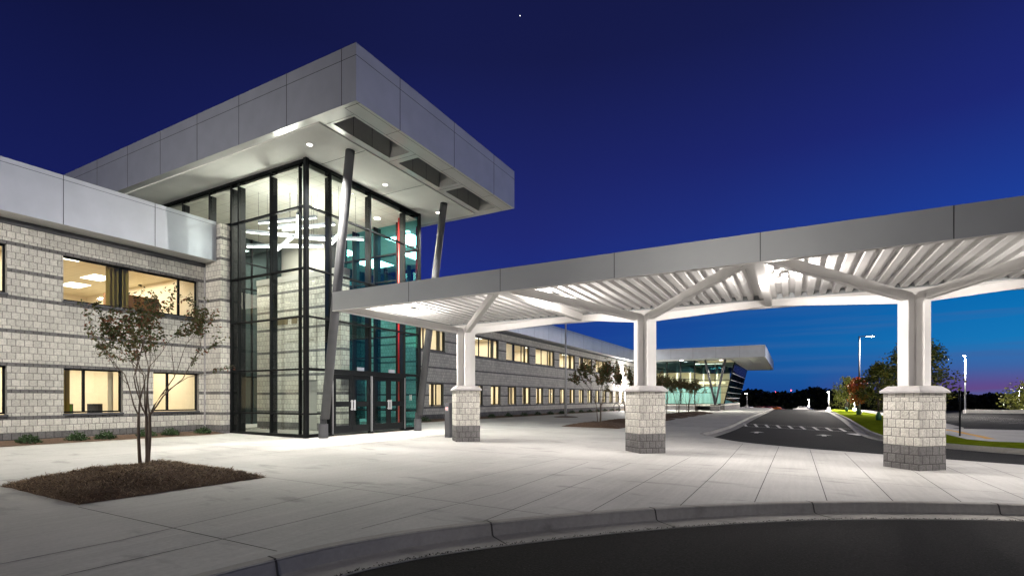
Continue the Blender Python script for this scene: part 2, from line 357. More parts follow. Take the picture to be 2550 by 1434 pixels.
side = kerb_pts + back_edge + road_left[1:] + [(118, 3.4), (118, 40), (-14, 40)]
sheet('pavement', side, 'concrete')
# asphalt everywhere around it, one sheet 15 cm down
sheet('road', [(-40, -40), (22, -40), (22.4, -9), (23.06, -6.76), (24.3, -5.03), (27.06, -3.4), (33.4, -3.2), (54.6, -3.83), (88, -4.8), (112, -5.4), (112, 3.6), (60, 3.7), (25, 3.9), (10, 12), (-40, 12)], 'asphalt', -.15)
def kerb(name, line, side_=1, w=.15, gut=.45, joint=3.0, label=None, gutter=True):
    """kerb stone and gutter swept along a line; side_ = direction of the road"""
    m = MB(); prof = [(-w, .004), (-.025, .006), (0, -.02), (.03, -.135), (.07, -.146)] + ([(gut, -.138), (gut, -.17)] if gutter else [(.07, -.2)])
    ls = [offset(line, side_ * d) for d, z in prof]
    for i in range(len(line) - 1):
        for k in range(len(prof) - 1):
            q = [(*ls[k][i], gz(*ls[k][i]) + prof[k][1]), (*ls[k][i + 1], gz(*ls[k][i + 1]) + prof[k][1]),
                 (*ls[k + 1][i + 1], gz(*ls[k + 1][i + 1]) + prof[k + 1][1]), (*ls[k + 1][i], gz(*ls[k + 1][i]) + prof[k + 1][1])]
            m.face(q if side_ < 0 else q[::-1])
    o = m.build(name, 'kerb'); tag(o, kind='structure')
    return o
kerb('kerb', kerb_pts); kerb('kerb', road_left)
kerb2 = smooth_line([(112, -5.9), (92.85, -5.36), (60, -4.5), (47.5, -4.07), (33.8, -3.52), (31.3, -3.48), (28.4, -3.58), (26.3, -4.1), (24.5, -5.1), (23.2, -6.8), (22.5, -9), (22, -14), (22, -40)], 5)
kerb('kerb', kerb2)
# sealed joints: kerb segments and slab lines
def strip(m, p, q, w=.014, dz=.004):
    p, q = Vector(p), Vector(q); n = max(1, int((q - p).length / 3)); d = (q - p).normalized(); r = Vector((d.y, -d.x)) * w / 2
    for k in range(n):
        a = p + (q - p) * k / n; b = p + (q - p) * (k + 1) / n
        m.face([(*(a - r), gz(*a) + dz), (*(a + r), gz(*a) + dz), (*(b + r), gz(*b) + dz), (*(b - r), gz(*b) + dz)][::-1])
j = MB()
for seg in [((195, 1262), (690, 1372)), ((660, 1187), (1380, 1283)), ((152, 1434), (550, 1343), (900, 1260), (1207, 1184), (1400, 1140)),
            ((-100, 1424), (300, 1345), (900, 1205)),
            ((900, 1316), (1253, 1225), (1465, 1150)), ((1189, 1303), (1359, 1236), (1570, 1153)), ((1468, 1275), (1676, 1160), (1720, 1137)),
            ((1692, 1260), (1800, 1160), (1850, 1104)), ((1878, 1252), (1940, 1111)), ((2060, 1248), (2017, 1119)), ((2225, 1248), (2103, 1127)),
            ((2395, 1250), (2283, 1177), (2200, 1134)), ((2560, 1246), (2383, 1173), (2330, 1150)), ((2548, 1192), (2430, 1152)),
            ((500, 1110), (1006, 1112), (1288, 1130), (1570, 1153), (1800, 1169), (2038, 1188), (2343, 1215), (2550, 1230))]:
    P = [at(*q) for q in seg]
    for a, b in zip(P, P[1:]): strip(j, a, b, .013)
for u0 in range(26, 112, 5): strip(j, (u0, 3.4), (u0, 17), .02)
for v0 in (6.4, 12.6): strip(j, (24, v0), (110, v0), .02)
strip(j, (-12, 14.5), (11, 14.5)); strip(j, (-12, 11.9), (22, 11.9))
for u0 in (0.0, 3.0, 9.0): strip(j, (u0, 11.9), (u0, 17.6))
tag(j.build('pavement_joint', 'joint'), kind='structure')
kj = MB()
acc = 0; seg_at = [690, 1222, 1632, 2025, 2483]
for x in seg_at:
    # nearest kerb point to the photographed joint
    p = min(kerb_pts, key=lambda q: abs((q[0] * SA - q[1] * CA) / max(.2, q[0] * CA + q[1] * SA) * 1277 + 1275 - x) + (1e6 if q[0] < 1 else 0))
    i = kerb_pts.index(p); a, b = Vector(kerb_pts[i - 1]), Vector(kerb_pts[i + 1]); t = (b - a).normalized(); nrm = Vector((t.y, -t.x)); c = Vector(p)
    pr = [(-.15, .008), (-.02, .010), (.004, -.02), (.034, -.13), (.074, -.141), (.45, -.133)]
    for (d0, z0), (d1, z1) in zip(pr, pr[1:]):
        A = c + nrm * d0; B = c + nrm * d1; w = t * .011
        kj.face([(*(A - w), gz(*A) + z0), (*(A + w), gz(*A) + z0), (*(B + w), gz(*B) + z1), (*(B - w), gz(*B) + z1)])
tag(kj.build('kerb_joint', 'joint'), kind='structure')
# asphalt crumbs lying along the gutter edge
cr = MB(); edge = offset(kerb_pts, .45)
for _ in range(900):
    i = random.randrange(18, len(edge) - 30); p = Vector(edge[i]).lerp(Vector(edge[i + 1]), random.random()); q = Vector(kerb_pts[i])
    d = (p - q).normalized(); c = p - d * abs(random.gauss(0, .035)); s = random.uniform(.004, .013); z = gz(*c) - .136
    pts = [(c.x + s * math.cos(a + random.random()), c.y + s * math.sin(a + random.random()), z) for a in (0, 2, 4)]
    cr.face(pts); top = (c.x, c.y, z + s * .8)
    for k in range(3): cr.face([pts[k], pts[(k + 1) % 3], top])
tag(cr.build('asphalt_crumbs', 'asphalt'), kind='stuff')
# lawn island, concrete path and car park on the right
grass_in = [(27, -14), (27.3, -8.08), (27.2, -6.97), (28.2, -6.5), (31.6, -6.55), (40, -7.6), (60, -8.8), (94, -9.4), (112, -9.8)]
lawn_poly = kerb2[:-1] + [(27, -30)] + grass_in
sheet('lawn', offset(kerb2, -.149)[:-1] + [(22.3, -30), (27, -30)] + grass_in, 'lawn', -.004)
path_out = [(39, -30), (39.6, -11.7), (39.0, -8.2), (41, -9.3), (60, -10.8), (94, -11.3), (112, -11.6)]
sheet('path', [(27, -30)] + grass_in + path_out[::-1], 'concrete', 0)
sheet('car_park', [(38, -30), (38, -75), (112, -75), (112, -11.4), (94, -11.2), (60, -10.6), (41, -9.0), (38.6, -8.0)], 'asphalt', -.14)
kerb('kerb', smooth_line([(39.0, -30), (39.6, -11.7), (39.2, -8.6), (41, -9.3), (60, -10.8), (94, -11.3), (112, -11.6)], 3), 1, gutter=False)
k2 = MB(); ln = [at(2352, 1069), at(2380, 1073.5), at(2410, 1080), at(2440, 1086), at(2469, 1093)]
for a, b in zip(ln, ln[1:]): strip(k2, a, b, .35, .006)
tag(k2.build('yellow_stripe', 'yellow'), kind='structure')
k3 = MB(); k3.box(96, 96.4, -60, -22, -.75, -.25); tag(k3.build('far_kerb', 'paint'), kind='structure')
# crosswalk and arrows
w = MB(); A0, A1 = at(1828, 1053, .15), at(2125, 1068, .15); B0, B1 = at(1832, 1060, .15), at(2142, 1076, .15)
strip(w, A0, A1, .10, -.144); strip(w, B0, B1, .10, -.144)
for k in range(1, 10):
    t = k / 10; a = Vector(A0).lerp(Vector(A1), t); b = Vector(B0).lerp(Vector(B1), t); strip(w, a, b, .16, -.14)
strip(w, at(2120, 1079, .15), at(2150, 1084, .15), .5, -.144)
tag(w.build('crosswalk_marking', 'paint'), kind='structure')
for x, y in ((1885, 1076), (2051, 1083.5)):
    u, v = at(x, y, .15); m = MB()
    for tri in ([(0, 0), (-1.0, .45), (-1.0, .12), (-2.2, .12), (-2.2, -.12), (-1.0, -.12), (-1.0, -.45)],):
        m.face([(u - a - 1, v + b, gz(u, v) - .143) for a, b in tri][::-1] if False else [(u + a * .6 + .6, v + b * .8, gz(u, v) - .143) for a, b in tri])
    tag(m.build('arrow_marking', 'paint'), kind='structure')
st = MB()
for k in range(9):
    u = 44 + k * 4.6; strip(st, (u, -16), (u, -21.5), .12, -.134)
tag(st.build('parking_line', 'paint'), kind='structure')

# ================================================================ the school building
bld = thing('school_building', (12, 20, 0), 'long pale block school with glass entrance hall and silver roof edges', 'building')
FACE = 20.4
COURSES = [(-.5, -.3, 1), (-.3, -.1, 1), (-.1, .1, 1), (.1, .3, 1), (.3, .5, 0), (.5, .7, 0)]
def add(z, spec):
    for h, mt in spec: COURSES.append((round(z, 2), round(z + h, 2), mt)); z += h
    return z
z = .7
for nfull in (3, 3, 4, 4, 3, 3, 3, 3, 2): z = add(z, [(.1, 1), (.1, 0)] + [(.2, 0)] * nfull)
def block_wall(m, p0, p1, nrm_flip=False, z1=8.1, z0=-.5, holes=(), reveal=.22, bw=.2):
    """courses of block from p0 to p1 (seen with p0 on the left from outside = -normal side)"""
    p0, p1 = Vector(p0), Vector(p1); Ln = (p1 - p0).length; d = (p1 - p0) / Ln
    nin = Vector((-d.y, d.x)) * (-1 if nrm_flip else 1)    # into the building
    for ci, (a, b, mt) in enumerate(COURSES):
        a_, b_ = max(a, z0), min(b, z1)
        if b_ - a_ < 1e-4: continue
        cuts = sorted((h[0], h[1]) for h in holes if h[2] < b_ - 1e-3 and h[3] > a_ + 1e-3)
        s = 0; segs = []
        for c0, c1 in cuts:
            if c0 > s: segs.append((s, c0))
            s = max(s, c1)
        if s < Ln: segs.append((s, Ln))
        off = .5 * (ci % 2) + .13
        for s0, s1 in segs:
            A = p0 + d * s0; B = p0 + d * s1
            q = [(*A, a_), (*B, a_), (*B, b_), (*A, b_)]; y0 = ci + (a_ - a) / (b - a); y1 = ci + (b_ - a) / (b - a) - 1e-4
            uv = [(s0 / bw + off, y0), (s1 / bw + off, y0), (s1 / bw + off, y1), (s0 / bw + off, y1)]
            if nrm_flip: q = q[::-1]; uv = uv[::-1]
            m.face(q, mt, uv)
    for (s0, s1, za, zb) in holes:
        A = p0 + d * s0; B = p0 + d * s1; Ai = A + nin * reveal; Bi = B + nin * reveal
        for X, Xi in ((A, Ai), (B, Bi)): m.face([(*X, za), (*Xi, za), (*Xi, zb), (*X, zb)], 2)
        m.face([(*A, za), (*B, za), (*Bi, za), (*Ai, za)], 3); m.face([(*A, zb), (*B, zb), (*Bi, zb), (*Ai, zb)], 3)
WM = ['block', 'block_dark', 'block', 'darktrim']
# window openings: (u0, u1, z0, z1, mullions)
LW = [(2.2, 6.17, 4.4, 5.9, (1.9,)), (7.51, 11.75, 4.4, 5.9, (1.66, 3.58)),
      (2.9, 6.17, .8, 2.3, (1.6,)), (7.52, 9.17, .8, 2.3, (.58,)), (10.14, 11.77, .8, 2.3, (.55,))]
RWU = [(23.8, 28.03, 4.4, 5.9, (2.1,))] + [(38.55 - 2.1 + 5.45 * k, 38.55 + 2.1 + 5.45 * k, 4.4, 5.9, (1.5, 2.9)) for k in range(-1, 5)] + [(66.2, 67.6, 4.4, 5.9, (.6,)), (70.4, 71.7, 4.4, 5.9, (.6,))]
RWL = [(26.33, 27.89, .8, 2.3, (.9,))] + [(31.35 + 2.665 * k, 32.85 + 2.665 * k, .8, 2.3, (.85,)) for k in range(15)]
wl = MB(); block_wall(wl, (-14, FACE), (12.0, FACE), z1=6.5, holes=[(a + 14, b + 14, c, d) for a, b, c, d, _ in LW]); wl.build('wall', WM, bld)
wr = MB(); block_wall(wr, (18.7, FACE), (75.8, FACE), z1=6.5, holes=[(a - 18.7, b - 18.7, c, d) for a, b, c, d, _ in RWU + RWL]); wr.build('wall', WM, bld)
wp = MB(); block_wall(wp, (12.0, FACE), (12.0, 19.36)); block_wall(wp, (12.0, 19.36), (12.4, 19.36)); block_wall(wp, (12.4, 19.36), (12.4, FACE))
wp.face([(12.0, 19.36, 8.1), (12.4, 19.36, 8.1), (12.4, 20.4, 8.1), (12.0, 20.4, 8.1)], 0); wp.build('wall_pier', WM[:2], bld)
tr = MB(); tr.box(-14, 12.0, 20.34, 20.6, 6.5, 6.655); tr.box(18.7, 75.0, 20.34, 20.6, 6.5, 6.655); tr.build('eaves_trim', 'darktrim', bld)
dj = MB(); dj.box(11.965, 12.0, 20.33, 20.4, -.05, 6.5); dj.build('downpipe', 'cap', bld)
# flat roofs with metal fascias
def fascia(u0, u1, v0, v1, z0, z1, joints_u=(), joints_v=(), topline=.14, mats=('metal', 'soffit_metal'), name='roof_edge'):
    m = MB(); A = [(u0, v0), (u1, v0), (u1, v1), (u0, v1)]
    for k in range(4):
        a, b = A[k], A[(k + 1) % 4]; m.face([(*a, z0), (*b, z0), (*b, z1), (*a, z1)], 0)
    m.face([(*p, z1) for p in A], 0); m.face([(*p, z0) for p in A[::-1]], 1)
    o = m.build(name, list(mats), bld); s = MB(); e = .004; w = .009
    for x in joints_u: s.box(x - w, x + w, v0 - e, v0 + .01, z0 + .002, z1)
    for y in joints_v: s.box(u0 - e, u0 + .01, y - w, y + w, z0 + .002, z1)
    if topline:
        s.box(u0, u1, v0 - e, v0 + .008, z1 - topline - .006, z1 - topline + .006)
        s.box(u0 - e, u0 + .008, v0, v1, z1 - topline - .007, z1 - topline + .007)
    s.build('seam', 'seam', o); return o
fascia(-14, 11.98, 19.6, 34, 6.66, 8.17, [4.65, 7.22, 9.8, 2.1, -.5, -3, -5.6])
fascia(18.75, 74.3, 19.6, 34, 6.66, 8.17, [22 + 3.0 * k for k in range(18)])
# ---- windows
def window(w, h, mull, variant=0, curtains='both'):
    f = MB(); y0, y1 = .13, .20; t = .05
    f.box(0, w, y0, y1, .07, .07 + t); f.box(0, w, y0, y1, h - t, h); f.box(0, t, y0, y1, .07 + t, h - t); f.box(w - t, w, y0, y1, .07 + t, h - t)
    for x in mull: f.box(x - .035, x + .035, y0, y1, .07 + t, h - t)
    return f
SILL = {}
def place_window(u0, u1, z0, z1, mull, drape):
    wdt = u1 - u0; hgt = z1 - z0
    o = window(wdt, hgt, mull).build('window', 'black', bld, loc=(u0 - 12, FACE - 20, z0))
    p = MB(); xs = [.05] + list(mull) + [wdt - .05]
    for a, b in zip(xs, xs[1:]): p.face([(a, .16, .12), (b, .16, .12), (b, .16, hgt - .05), (a, .16, hgt - .05)])
    q = p.build('pane', 'glass', o, loc=(0, 0, 0))
    s = MB(); s.box(-.02, wdt + .02, -.05, .128, -.012, .055); s.build('sill', 'darktrim', o, loc=(0, 0, 0))
    for (x0, x1, mt) in drape:
        c = MB(); n = max(4, int((x1 - x0) / .04)); pr = None
        for k in range(n + 1):
            x = x0 + (x1 - x0) * k / n; y = .42 + .05 * math.sin(k * 1.9 + x0)
            if pr: c.face([(pr[0], pr[1], .0), (x, y, .0), (x, y, hgt + .2), (pr[0], pr[1], hgt + .2)])
            pr = (x, y)
        c.build('curtain', mt, o, loc=(0, 0, 0), smooth=True)
    return o
DR = {0: [(2.6, 3.3, 'gold')], 1: [(1.35, 2.05, 'gold')], 2: [(2.0, 3.1, 'gold')], 3: [(.03, .30, 'gold'), (1.40, 1.55, 'cream')], 4: []}
for k, wdw in enumerate(LW): place_window(*wdw, DR[k])
for k, wdw in enumerate(RWU):
    wd = wdw[1] - wdw[0]
    place_window(*wdw, [[(wd - .45, wd - .05, 'gold')], [(.1, .5, 'bronze'), (wd - .6, wd - .1, 'gold')], [(wd * .35, wd * .5, 'bronze'), (wd - .4, wd - .05, 'gold')]][k % 3] if wd > 2 else [(.1, .5, 'gold')])
for k, wdw in enumerate(RWL): place_window(*wdw, [[(.75, 1.0, 'bronze')], [(.05, .3, 'gold'), (.95, 1.2, 'bronze')], [(1.1, 1.42, 'gold')]][k % 3])
# ---- lit rooms behind the windows
def room(u0, u1, v0, v1, z0, z1, lights, power, wallm='cream'):
    m = MB()
    m.face([(u0, v0, z0), (u1, v0, z0), (u1, v1, z0), (u0, v1, z0)], 2); m.face([(u0, v0, z1), (u0, v1, z1), (u1, v1, z1), (u1, v0, z1)], 1)
    m.face([(u0, v1, z0), (u1, v1, z0), (u1, v1, z1), (u0, v1, z1)], 0)
    for x in (u0, u1): m.face([(x, v0, z0), (x, v1, z0), (x, v1, z1), (x, v0, z1)], 0)
    r = m.build('room', [wallm, 'cream_ceiling', 'room_floor'], bld)
    n = max(1, round((u1 - u0) / 12))
    for k in range(n):
        c = u0 + (k + .5) * (u1 - u0) / n
        lamp('AREA', 'room_light', (c, (v0 + v1) / 2, z1 - .06), power * (u1 - u0) / n * (v1 - v0), (1, .90, .76), (u1 - u0) / n * .9, sy=(v1 - v0) * .7)
    pl = MB()
    for (x, y, a, b) in lights: pl.box(x, x + a, y, y + b, z1 - .02, z1 - .004)
    if lights: pl.build('ceiling_panel_light', 'panel_light', r)
    return r
PR = 6.5 * P_ROOM
room(-2, 7.0, FACE + .24, 26, .05, 2.75, [(3.6, 22, 1.2, .6)], PR)
room(7.05, 11.95, FACE + .24, 25, .05, 2.75, [(8.1, 22.0, .6, 1.2)], PR)
room(-2, 7.0, FACE + .24, 27, 3.7, 6.35, [(3.4, 23, 1.2, .6)], PR)
room(7.05, 11.95, FACE + .24, 30, 3.7, 6.25, [(9.9, 24.2, .7, 1.2), (10.1, 26.7, .7, 1.2), (8.1, 21.6, .6, .9)], PR)
for k in range(6):
    u0 = 19.5 + 9.2 * k
    room(u0, u0 + 9.15, FACE + .24, 26, .05, 2.75, [(u0 + 3, 22, 1.2, .6)], PR)
    room(u0, u0 + 9.15, FACE + .24, 26, 3.7, 6.25, [(u0 + 2, 22, 1.2, .6), (u0 + 6, 22, 1.2, .6)], PR)
# ---- entrance roof
U0, U1, V0, V1, Z0, Z1 = 10.73, 20.25, 10.92, 33.0, 9.84, 11.5
def roof_grid(m, us, vs, z, holes, mi, flip):
    for a, b in zip(us, us[1:]):
        for c, d in zip(vs, vs[1:]):
            if any(h[0] <= a and b <= h[1] and h[2] <= c and d <= h[3] for h in holes): continue
            q = [(a, c, z), (b, c, z), (b, d, z), (a, d, z)]; m.face(q[::-1] if flip else q, mi)
slots = [(11.32, 13.88, 11.6, 12.5), (14.33, 16.77, 11.6, 12.5), (17.21, 19.75, 11.6, 12.5)]
rf = MB(); us = [U0, 11.32, 13.88, 14.33, 16.77, 17.21, 19.75, U1]; vs = [V0, 11.6, 12.5, V1]
roof_grid(rf, us, vs, Z0, slots, 1, True); roof_grid(rf, us, vs, Z1, slots, 0, False)
C4 = [(U0, V0), (U1, V0), (U1, V1), (U0, V1)]
for k in range(4):
    a, b = C4[k], C4[(k + 1) % 4]; rf.face([(*a, Z0), (*b, Z0), (*b, Z1), (*a, Z1)], 0)
for a, b, c, d in slots:
    H = [(a, c), (b, c), (b, d), (a, d)]
    for k in range(4): p, q = H[k], H[(k + 1) % 4]; rf.face([(*p, Z1), (*q, Z1), (*q, Z0), (*p, Z0)], 2)
roof = rf.build('roof', ['metal', 'soffit_metal', 'slot'], bld)
s = MB(); e = .004; wj = .011
for x in (12.6, 15.58, 18.45): s.box(x - wj, x + wj, V0 - e, V0 + .01, Z0 + .002, Z1)
for y in (11.5, 13.9, 16.3, 18.7, 21.1, 23.5, 26): s.box(U0 - e, U0 + .01, y - wj, y + wj, Z0 + .002, Z1)
s.box(U0, U1, V0 - e, V0 + .008, 11.135, 11.15); s.box(U0 - e, U0 + .008, V0, V1, 11.135, 11.15)
# seams in the underside and the slot linings
s.box(U0 + .1, U1 - .1, 11.02, 11.03, Z0 - e, Z0 + .01); s.box(10.85, U1 - .1, 11.50, 11.51, Z0 - e, Z0 + .01)
for x in (10.86, 12.6, 15.58, 18.45): s.box(x, x + .012, V0, 11.50, Z0 - e, Z0 + .01)
s.box(11.22, 11.23, 11.5, 12.8, Z0 - e, Z0 + .01)
for x in (14.1, 16.99): s.box(x - .006, x + .006, 11.52, 12.75, Z0 - e, Z0 + .01)
for a, b, c, d in slots:
    for x in (a + .33 * (b - a), a + .66 * (b - a)): s.box(x - .008, x + .008, d - .004, d + .01, Z0 + .01, Z1 - .02)
for x in (13.0, 16.2): s.box(x - .005, x + .005, 12.83, 15.0, Z0 - .042, Z0 - .03)
s.build('seam', 'seam', roof)
sf = MB(); sf.box(11.02, U1 - .35, 12.78, V1 - .5, Z0 - .035, Z0 + .002); sf.build('soffit', 'stucco', roof)
# ---- glass entrance hall
gh = MB(); EX = 12.4; FY = 15.03; EU = 18.65; Zt = Z0 - .037
TR = [0.0, .78, 2.38, 4.25, 5.96, 8.15, Zt]
def vmull(m, x, y, axis, z0, z1, d=.29, w=.07):
    if axis == 'u': m.box(x - .02, x - .02 + d, y - w / 2, y + w / 2, z0, z1)     # wall facing -u
    else: m.box(x - w / 2, x + w / 2, y - .02, y - .02 + d, z0, z1)
vs_l = [16.95, 18.85]; vs_up = [20.75, 22.65, 24.55, 26.45]
for y in vs_l: vmull(gh, EX, y, 'u', -.05, Zt)
for y in vs_up: vmull(gh, EX, y, 'u', 8.15, Zt)
vmull(gh, EX, 19.31, 'u', -.05, Zt, w=.1)
vmull(gh, EX, 15.38, 'u', -.05, Zt, d=.12, w=.05)
gh.box(EX - .07, EX + .07, FY - .07, FY + .07, -.08, Zt)                             # corner post
for x in (13.5, 15.55, 17.65): vmull(gh, x, FY, 'v', 2.38 if x < 17 and x > 14 else -.05, Zt)
gh.box(EU - .06, EU + .06, FY - .06, FY + .06, -.08, Zt)
def hbar(m, x0, x1, y0, y1, z, h=.06, dep=.12):
    if x1 - x0 < .01: m.box(x0 - .015, x0 - .015 + dep, y0, y1, z - h / 2, z + h / 2)
    else: m.box(x0, x1, y0 - .015, y0 - .015 + dep, z - h / 2, z + h / 2)
for zz in TR[1:-1]:
    hbar(gh, EX, EX, FY + .07, 19.26, zz)
    if zz > 2: hbar(gh, EX + .07, EU - .06, FY, FY, zz, .10 if zz < 2.5 else .06)
    else: hbar(gh, EX + .07, 13.47, FY, FY, zz); hbar(gh, 17.68, EU - .06, FY, FY, zz)
hbar(gh, EX, EX, 19.36, 28, 8.15, .14); hbar(gh, EX, EX, FY + .07, 28, Zt - .05, .1, .14); hbar(gh, EX + .07, EU - .06, FY, FY, Zt - .05, .1, .14)
hbar(gh, EX, EX, FY + .07, 19.36, -.0, .12); hbar(gh, EX + .07, 13.47, FY, FY, -.0, .12); hbar(gh, 17.68, EU - .06, FY, FY, -.0, .12)
ghf = gh.build('curtain_wall_frame', 'black', bld)
def pane(pts, mt='glass_lobby', par=ghf): return MB().face(pts).build('pane', mt, par)
ys = [FY + .03, 16.95, 18.85, 19.36]
for a, b in zip(ys, ys[1:]):
    for c, d in zip(TR, TR[1:]): pane([(EX + .03, b, c), (EX + .03, a, c), (EX + .03, a, d), (EX + .03, b, d)])
yu = [19.36] + vs_up + [28]
for a, b in zip(yu, yu[1:]): pane([(EX + .03, b, 8.15), (EX + .03, a, 8.15), (EX + .03, a, Zt), (EX + .03, b, Zt)])
xs_ = [EX + .03, 13.5, 15.55, 17.65, EU]
for k, (a, b) in enumerate(zip(xs_, xs_[1:])):
    for c, d in zip(TR, TR[1:]):
        if d < 2.5 and k in (1, 2): continue
        pane([(a, FY + .03, c), (b, FY + .03, c), (b, FY + .03, d), (a, FY + .03, d)])
# end wall of coated glass (u = EU) with black mullions
ew = MB()
for y in (16.2, 17.6, 19.0): ew.box(EU - .22, EU + .03, y - .03, y + .03, -.05, Zt)
ew.box(EU - .3, EU + .03, 19.9, 20.45, -.05, Zt)
for zz in TR[1:]: ew.box(EU - .1, EU + .02, FY + .06, 20.4, zz - .03 - (.05 if zz == Zt else 0), zz + .03 - (.05 if zz == Zt else 0))
for zz in (3.3, 6.9): ew.box(EU - .08, EU + .02, 16.2, 20.4, zz - .025, zz + .025)
ewf = ew.build('side_wall_frame', 'black', bld)
yy = [FY, 16.2, 17.6, 19.0, 20.4]
for a, b in zip(yy, yy[1:]):
    for c, d in zip(TR, TR[1:]): pane([(EU, a, c), (EU, b, c), (EU, b, d), (EU, a, d)], 'glass_teal', ewf)
# doors
def door(u0, w, hinge_left, meet):
    d = MB(); h = 2.24; y0, y1 = FY - .03, FY + .02; st = .13
    d.box(u0, u0 + st, y0, y1, .02, h); d.box(u0 + w - st, u0 + w, y0, y1, .02, h)
    for a, b in ((.02, .30), (1.02, 1.22), (h - .17, h)): d.box(u0 + st, u0 + w - st, y0 + .001, y1 - .001, a, b)
    o = d.build('door', 'black', bld)
    for a, b in ((.30, 1.02), (1.22, h - .17)): MB().face([(u0 + st, FY, a), (u0 + w - st, FY, a), (u0 + w - st, FY, b), (u0 + st, FY, b)]).build('pane', 'glass_lobby', o)
    hx = u0 + w - st / 2 if meet == 'r' else u0 + st / 2
    q = MB(); q.box(hx - .035, hx + .035, y0 - .075, y0 - .045, .88, 1.28); q.box(hx - .02, hx + .02, y0 - .045, y0, .90, .95); q.box(hx - .02, hx + .02, y0 - .045, y0, 1.2, 1.25)
    q.build('handle', 'steel', o, bevel=.008)
for (a, mt) in ((13.60, 'r'), (14.545, 'l'), (15.66, 'r'), (16.605, 'l')): door(a, .935, 0, mt)
dfm = MB(); dfm.box(13.47, 13.595, FY - .05, FY + .09, -.05, 2.33); dfm.box(15.485, 15.655, FY - .05, FY + .09, -.05, 2.33); dfm.box(17.545, 17.68, FY - .05, FY + .09, -.05, 2.33)
dfm.box(13.595, 15.485, FY - .05, FY + .09, 2.245, 2.33); dfm.box(15.655, 17.545, FY - .05, FY + .09, 2.245, 2.33)
df = dfm.build('door_frame', 'black', bld)
tr = MB()
for x in (13.56, 15.53, 15.60, 17.60): tr.box(x - .008, x + .008, FY - .062, FY - .05, 0, 2.24)
tr.build('hinge_strip', 'steel', df)
pt = MB()
for x, y0, y1 in ((15.0, 2.52, 2.64), (16.8, 2.5, 2.6)): pt.box(x - .17, x + .17, FY - .03, FY + .02, 2.43, 2.56)
pt.build('door_operator', 'metal', df)
nn = MB()      # the two stuck-on numerals of the side light
nn.box(18.02, 18.05, FY + .015, FY + .025, 1.25, 1.5); nn.box(18.02, 18.14, FY + .015, FY + .025, 1.36, 1.385); nn.box(18.12, 18.145, FY + .015, FY + .025, 1.25, 1.5)
nn.build('notice', 'white', ghf)
# hall interior
hi = MB()
hi.face([(EX, FY, .0), (EU, FY, 0), (EU, 30, 0), (EX, 30, 0)], 0)
hi.face([(EX, FY + .1, 9.55), (EX, 30, 9.55), (EU, 30, 9.55), (EU, FY + .1, 9.55)], 1)
hi.face([(EX, 28.5, 0), (EU, 28.5, 0), (EU, 28.5, 9.55), (EX, 28.5, 9.55)], 2)
hi.face([(EX + .02, 20.45, 0), (EX + .02, 28.5, 0), (EX + .02, 28.5, 8.1), (EX + .02, 20.45, 8.1)], 2)
hi.face([(EU + .02, 20.45, 0), (EU + .02, 28.5, 0), (EU + .02, 28.5, 9.55), (EU + .02, 20.45, 9.55)], 2)
hall = hi.build('hall_interior', ['lobby_floor', 'tile', 'lobby_wall'], bld)
ib = MB(); block_wall(ib, (14.9, 21.3), (14.9, 16.0), z1=6.4, z0=0, holes=[(2.9, 3.9, 0.0, 2.1)], reveal=.4)
block_wall(ib, (14.9, 16.0), (15.35, 16.0), z1=6.4, z0=0); block_wall(ib, (15.35, 16.0), (15.35, 21.3), z1=6.4, z0=0)
block_wall(ib, (15.35, 21.3), (14.9, 21.3), z1=6.4, z0=0)
ib.box(14.88, 15.37, 15.98, 21.32, 6.4, 6.66, 4)
ib.build('interior_block_wall', WM + ['lobby_wall'], bld)
dk = MB(); dk.box(15.0, 15.1, 17.45, 18.4, .02, 2.08); dk.build('inner_door', 'lobby_wall', bld)
vg = MB()
for y0 in (18.6, 19.2, 20.0):
    vg.box(14.87, 14.9, y0, y0 + (.9 if y0 == 19.2 else .35), 4.55, 4.85)
vg.build('air_grille', 'bronze', bld)
rc = MB(); rc.tube([(18.02, 15.62, 0), (18.02, 15.62, 9.5)], .095, 16); rc.build('red_column', 'red', bld, smooth=True)
up = MB()      # upper floor gallery edge, inner glazing and dark openings at the back
up.box(EX + .1, 14.85, 24.6, 24.75, 3.0, 4.0, 2); up.box(EX + .1, EU, 27.9, 28.0, 6.8, 7.1, 2)
for x in (12.9, 13.6, 14.3, 15.9, 16.8, 17.7): up.box(x - .03, x + .03, 24.4, 24.5, 0, 9.5, 1)
for zz in (2.4, 6.9, 8.2): up.box(EX + .1, EU - .1, 24.41, 24.49, zz, zz + .06, 1)
up.build('inner_screen', ['lobby_wall', 'black', 'lobby_wall'], bld)
isg = MB().face([(EX + .1, 24.45, 0), (EU - .1, 24.45, 0), (EU - .1, 24.45, 9.5), (EX + .1, 24.45, 9.5)]); isg.build('inner_glazing', 'glass_dark', bld)
for (x, y, pw) in ((14.4, 18.4, 150), (16.8, 17.2, 150), (14.2, 22, 90), (17, 22, 90)):
    lamp('AREA', 'hall_light', (x, y, 9.40), pw * P_LOBBY, (1, .93, .78), 1.6)
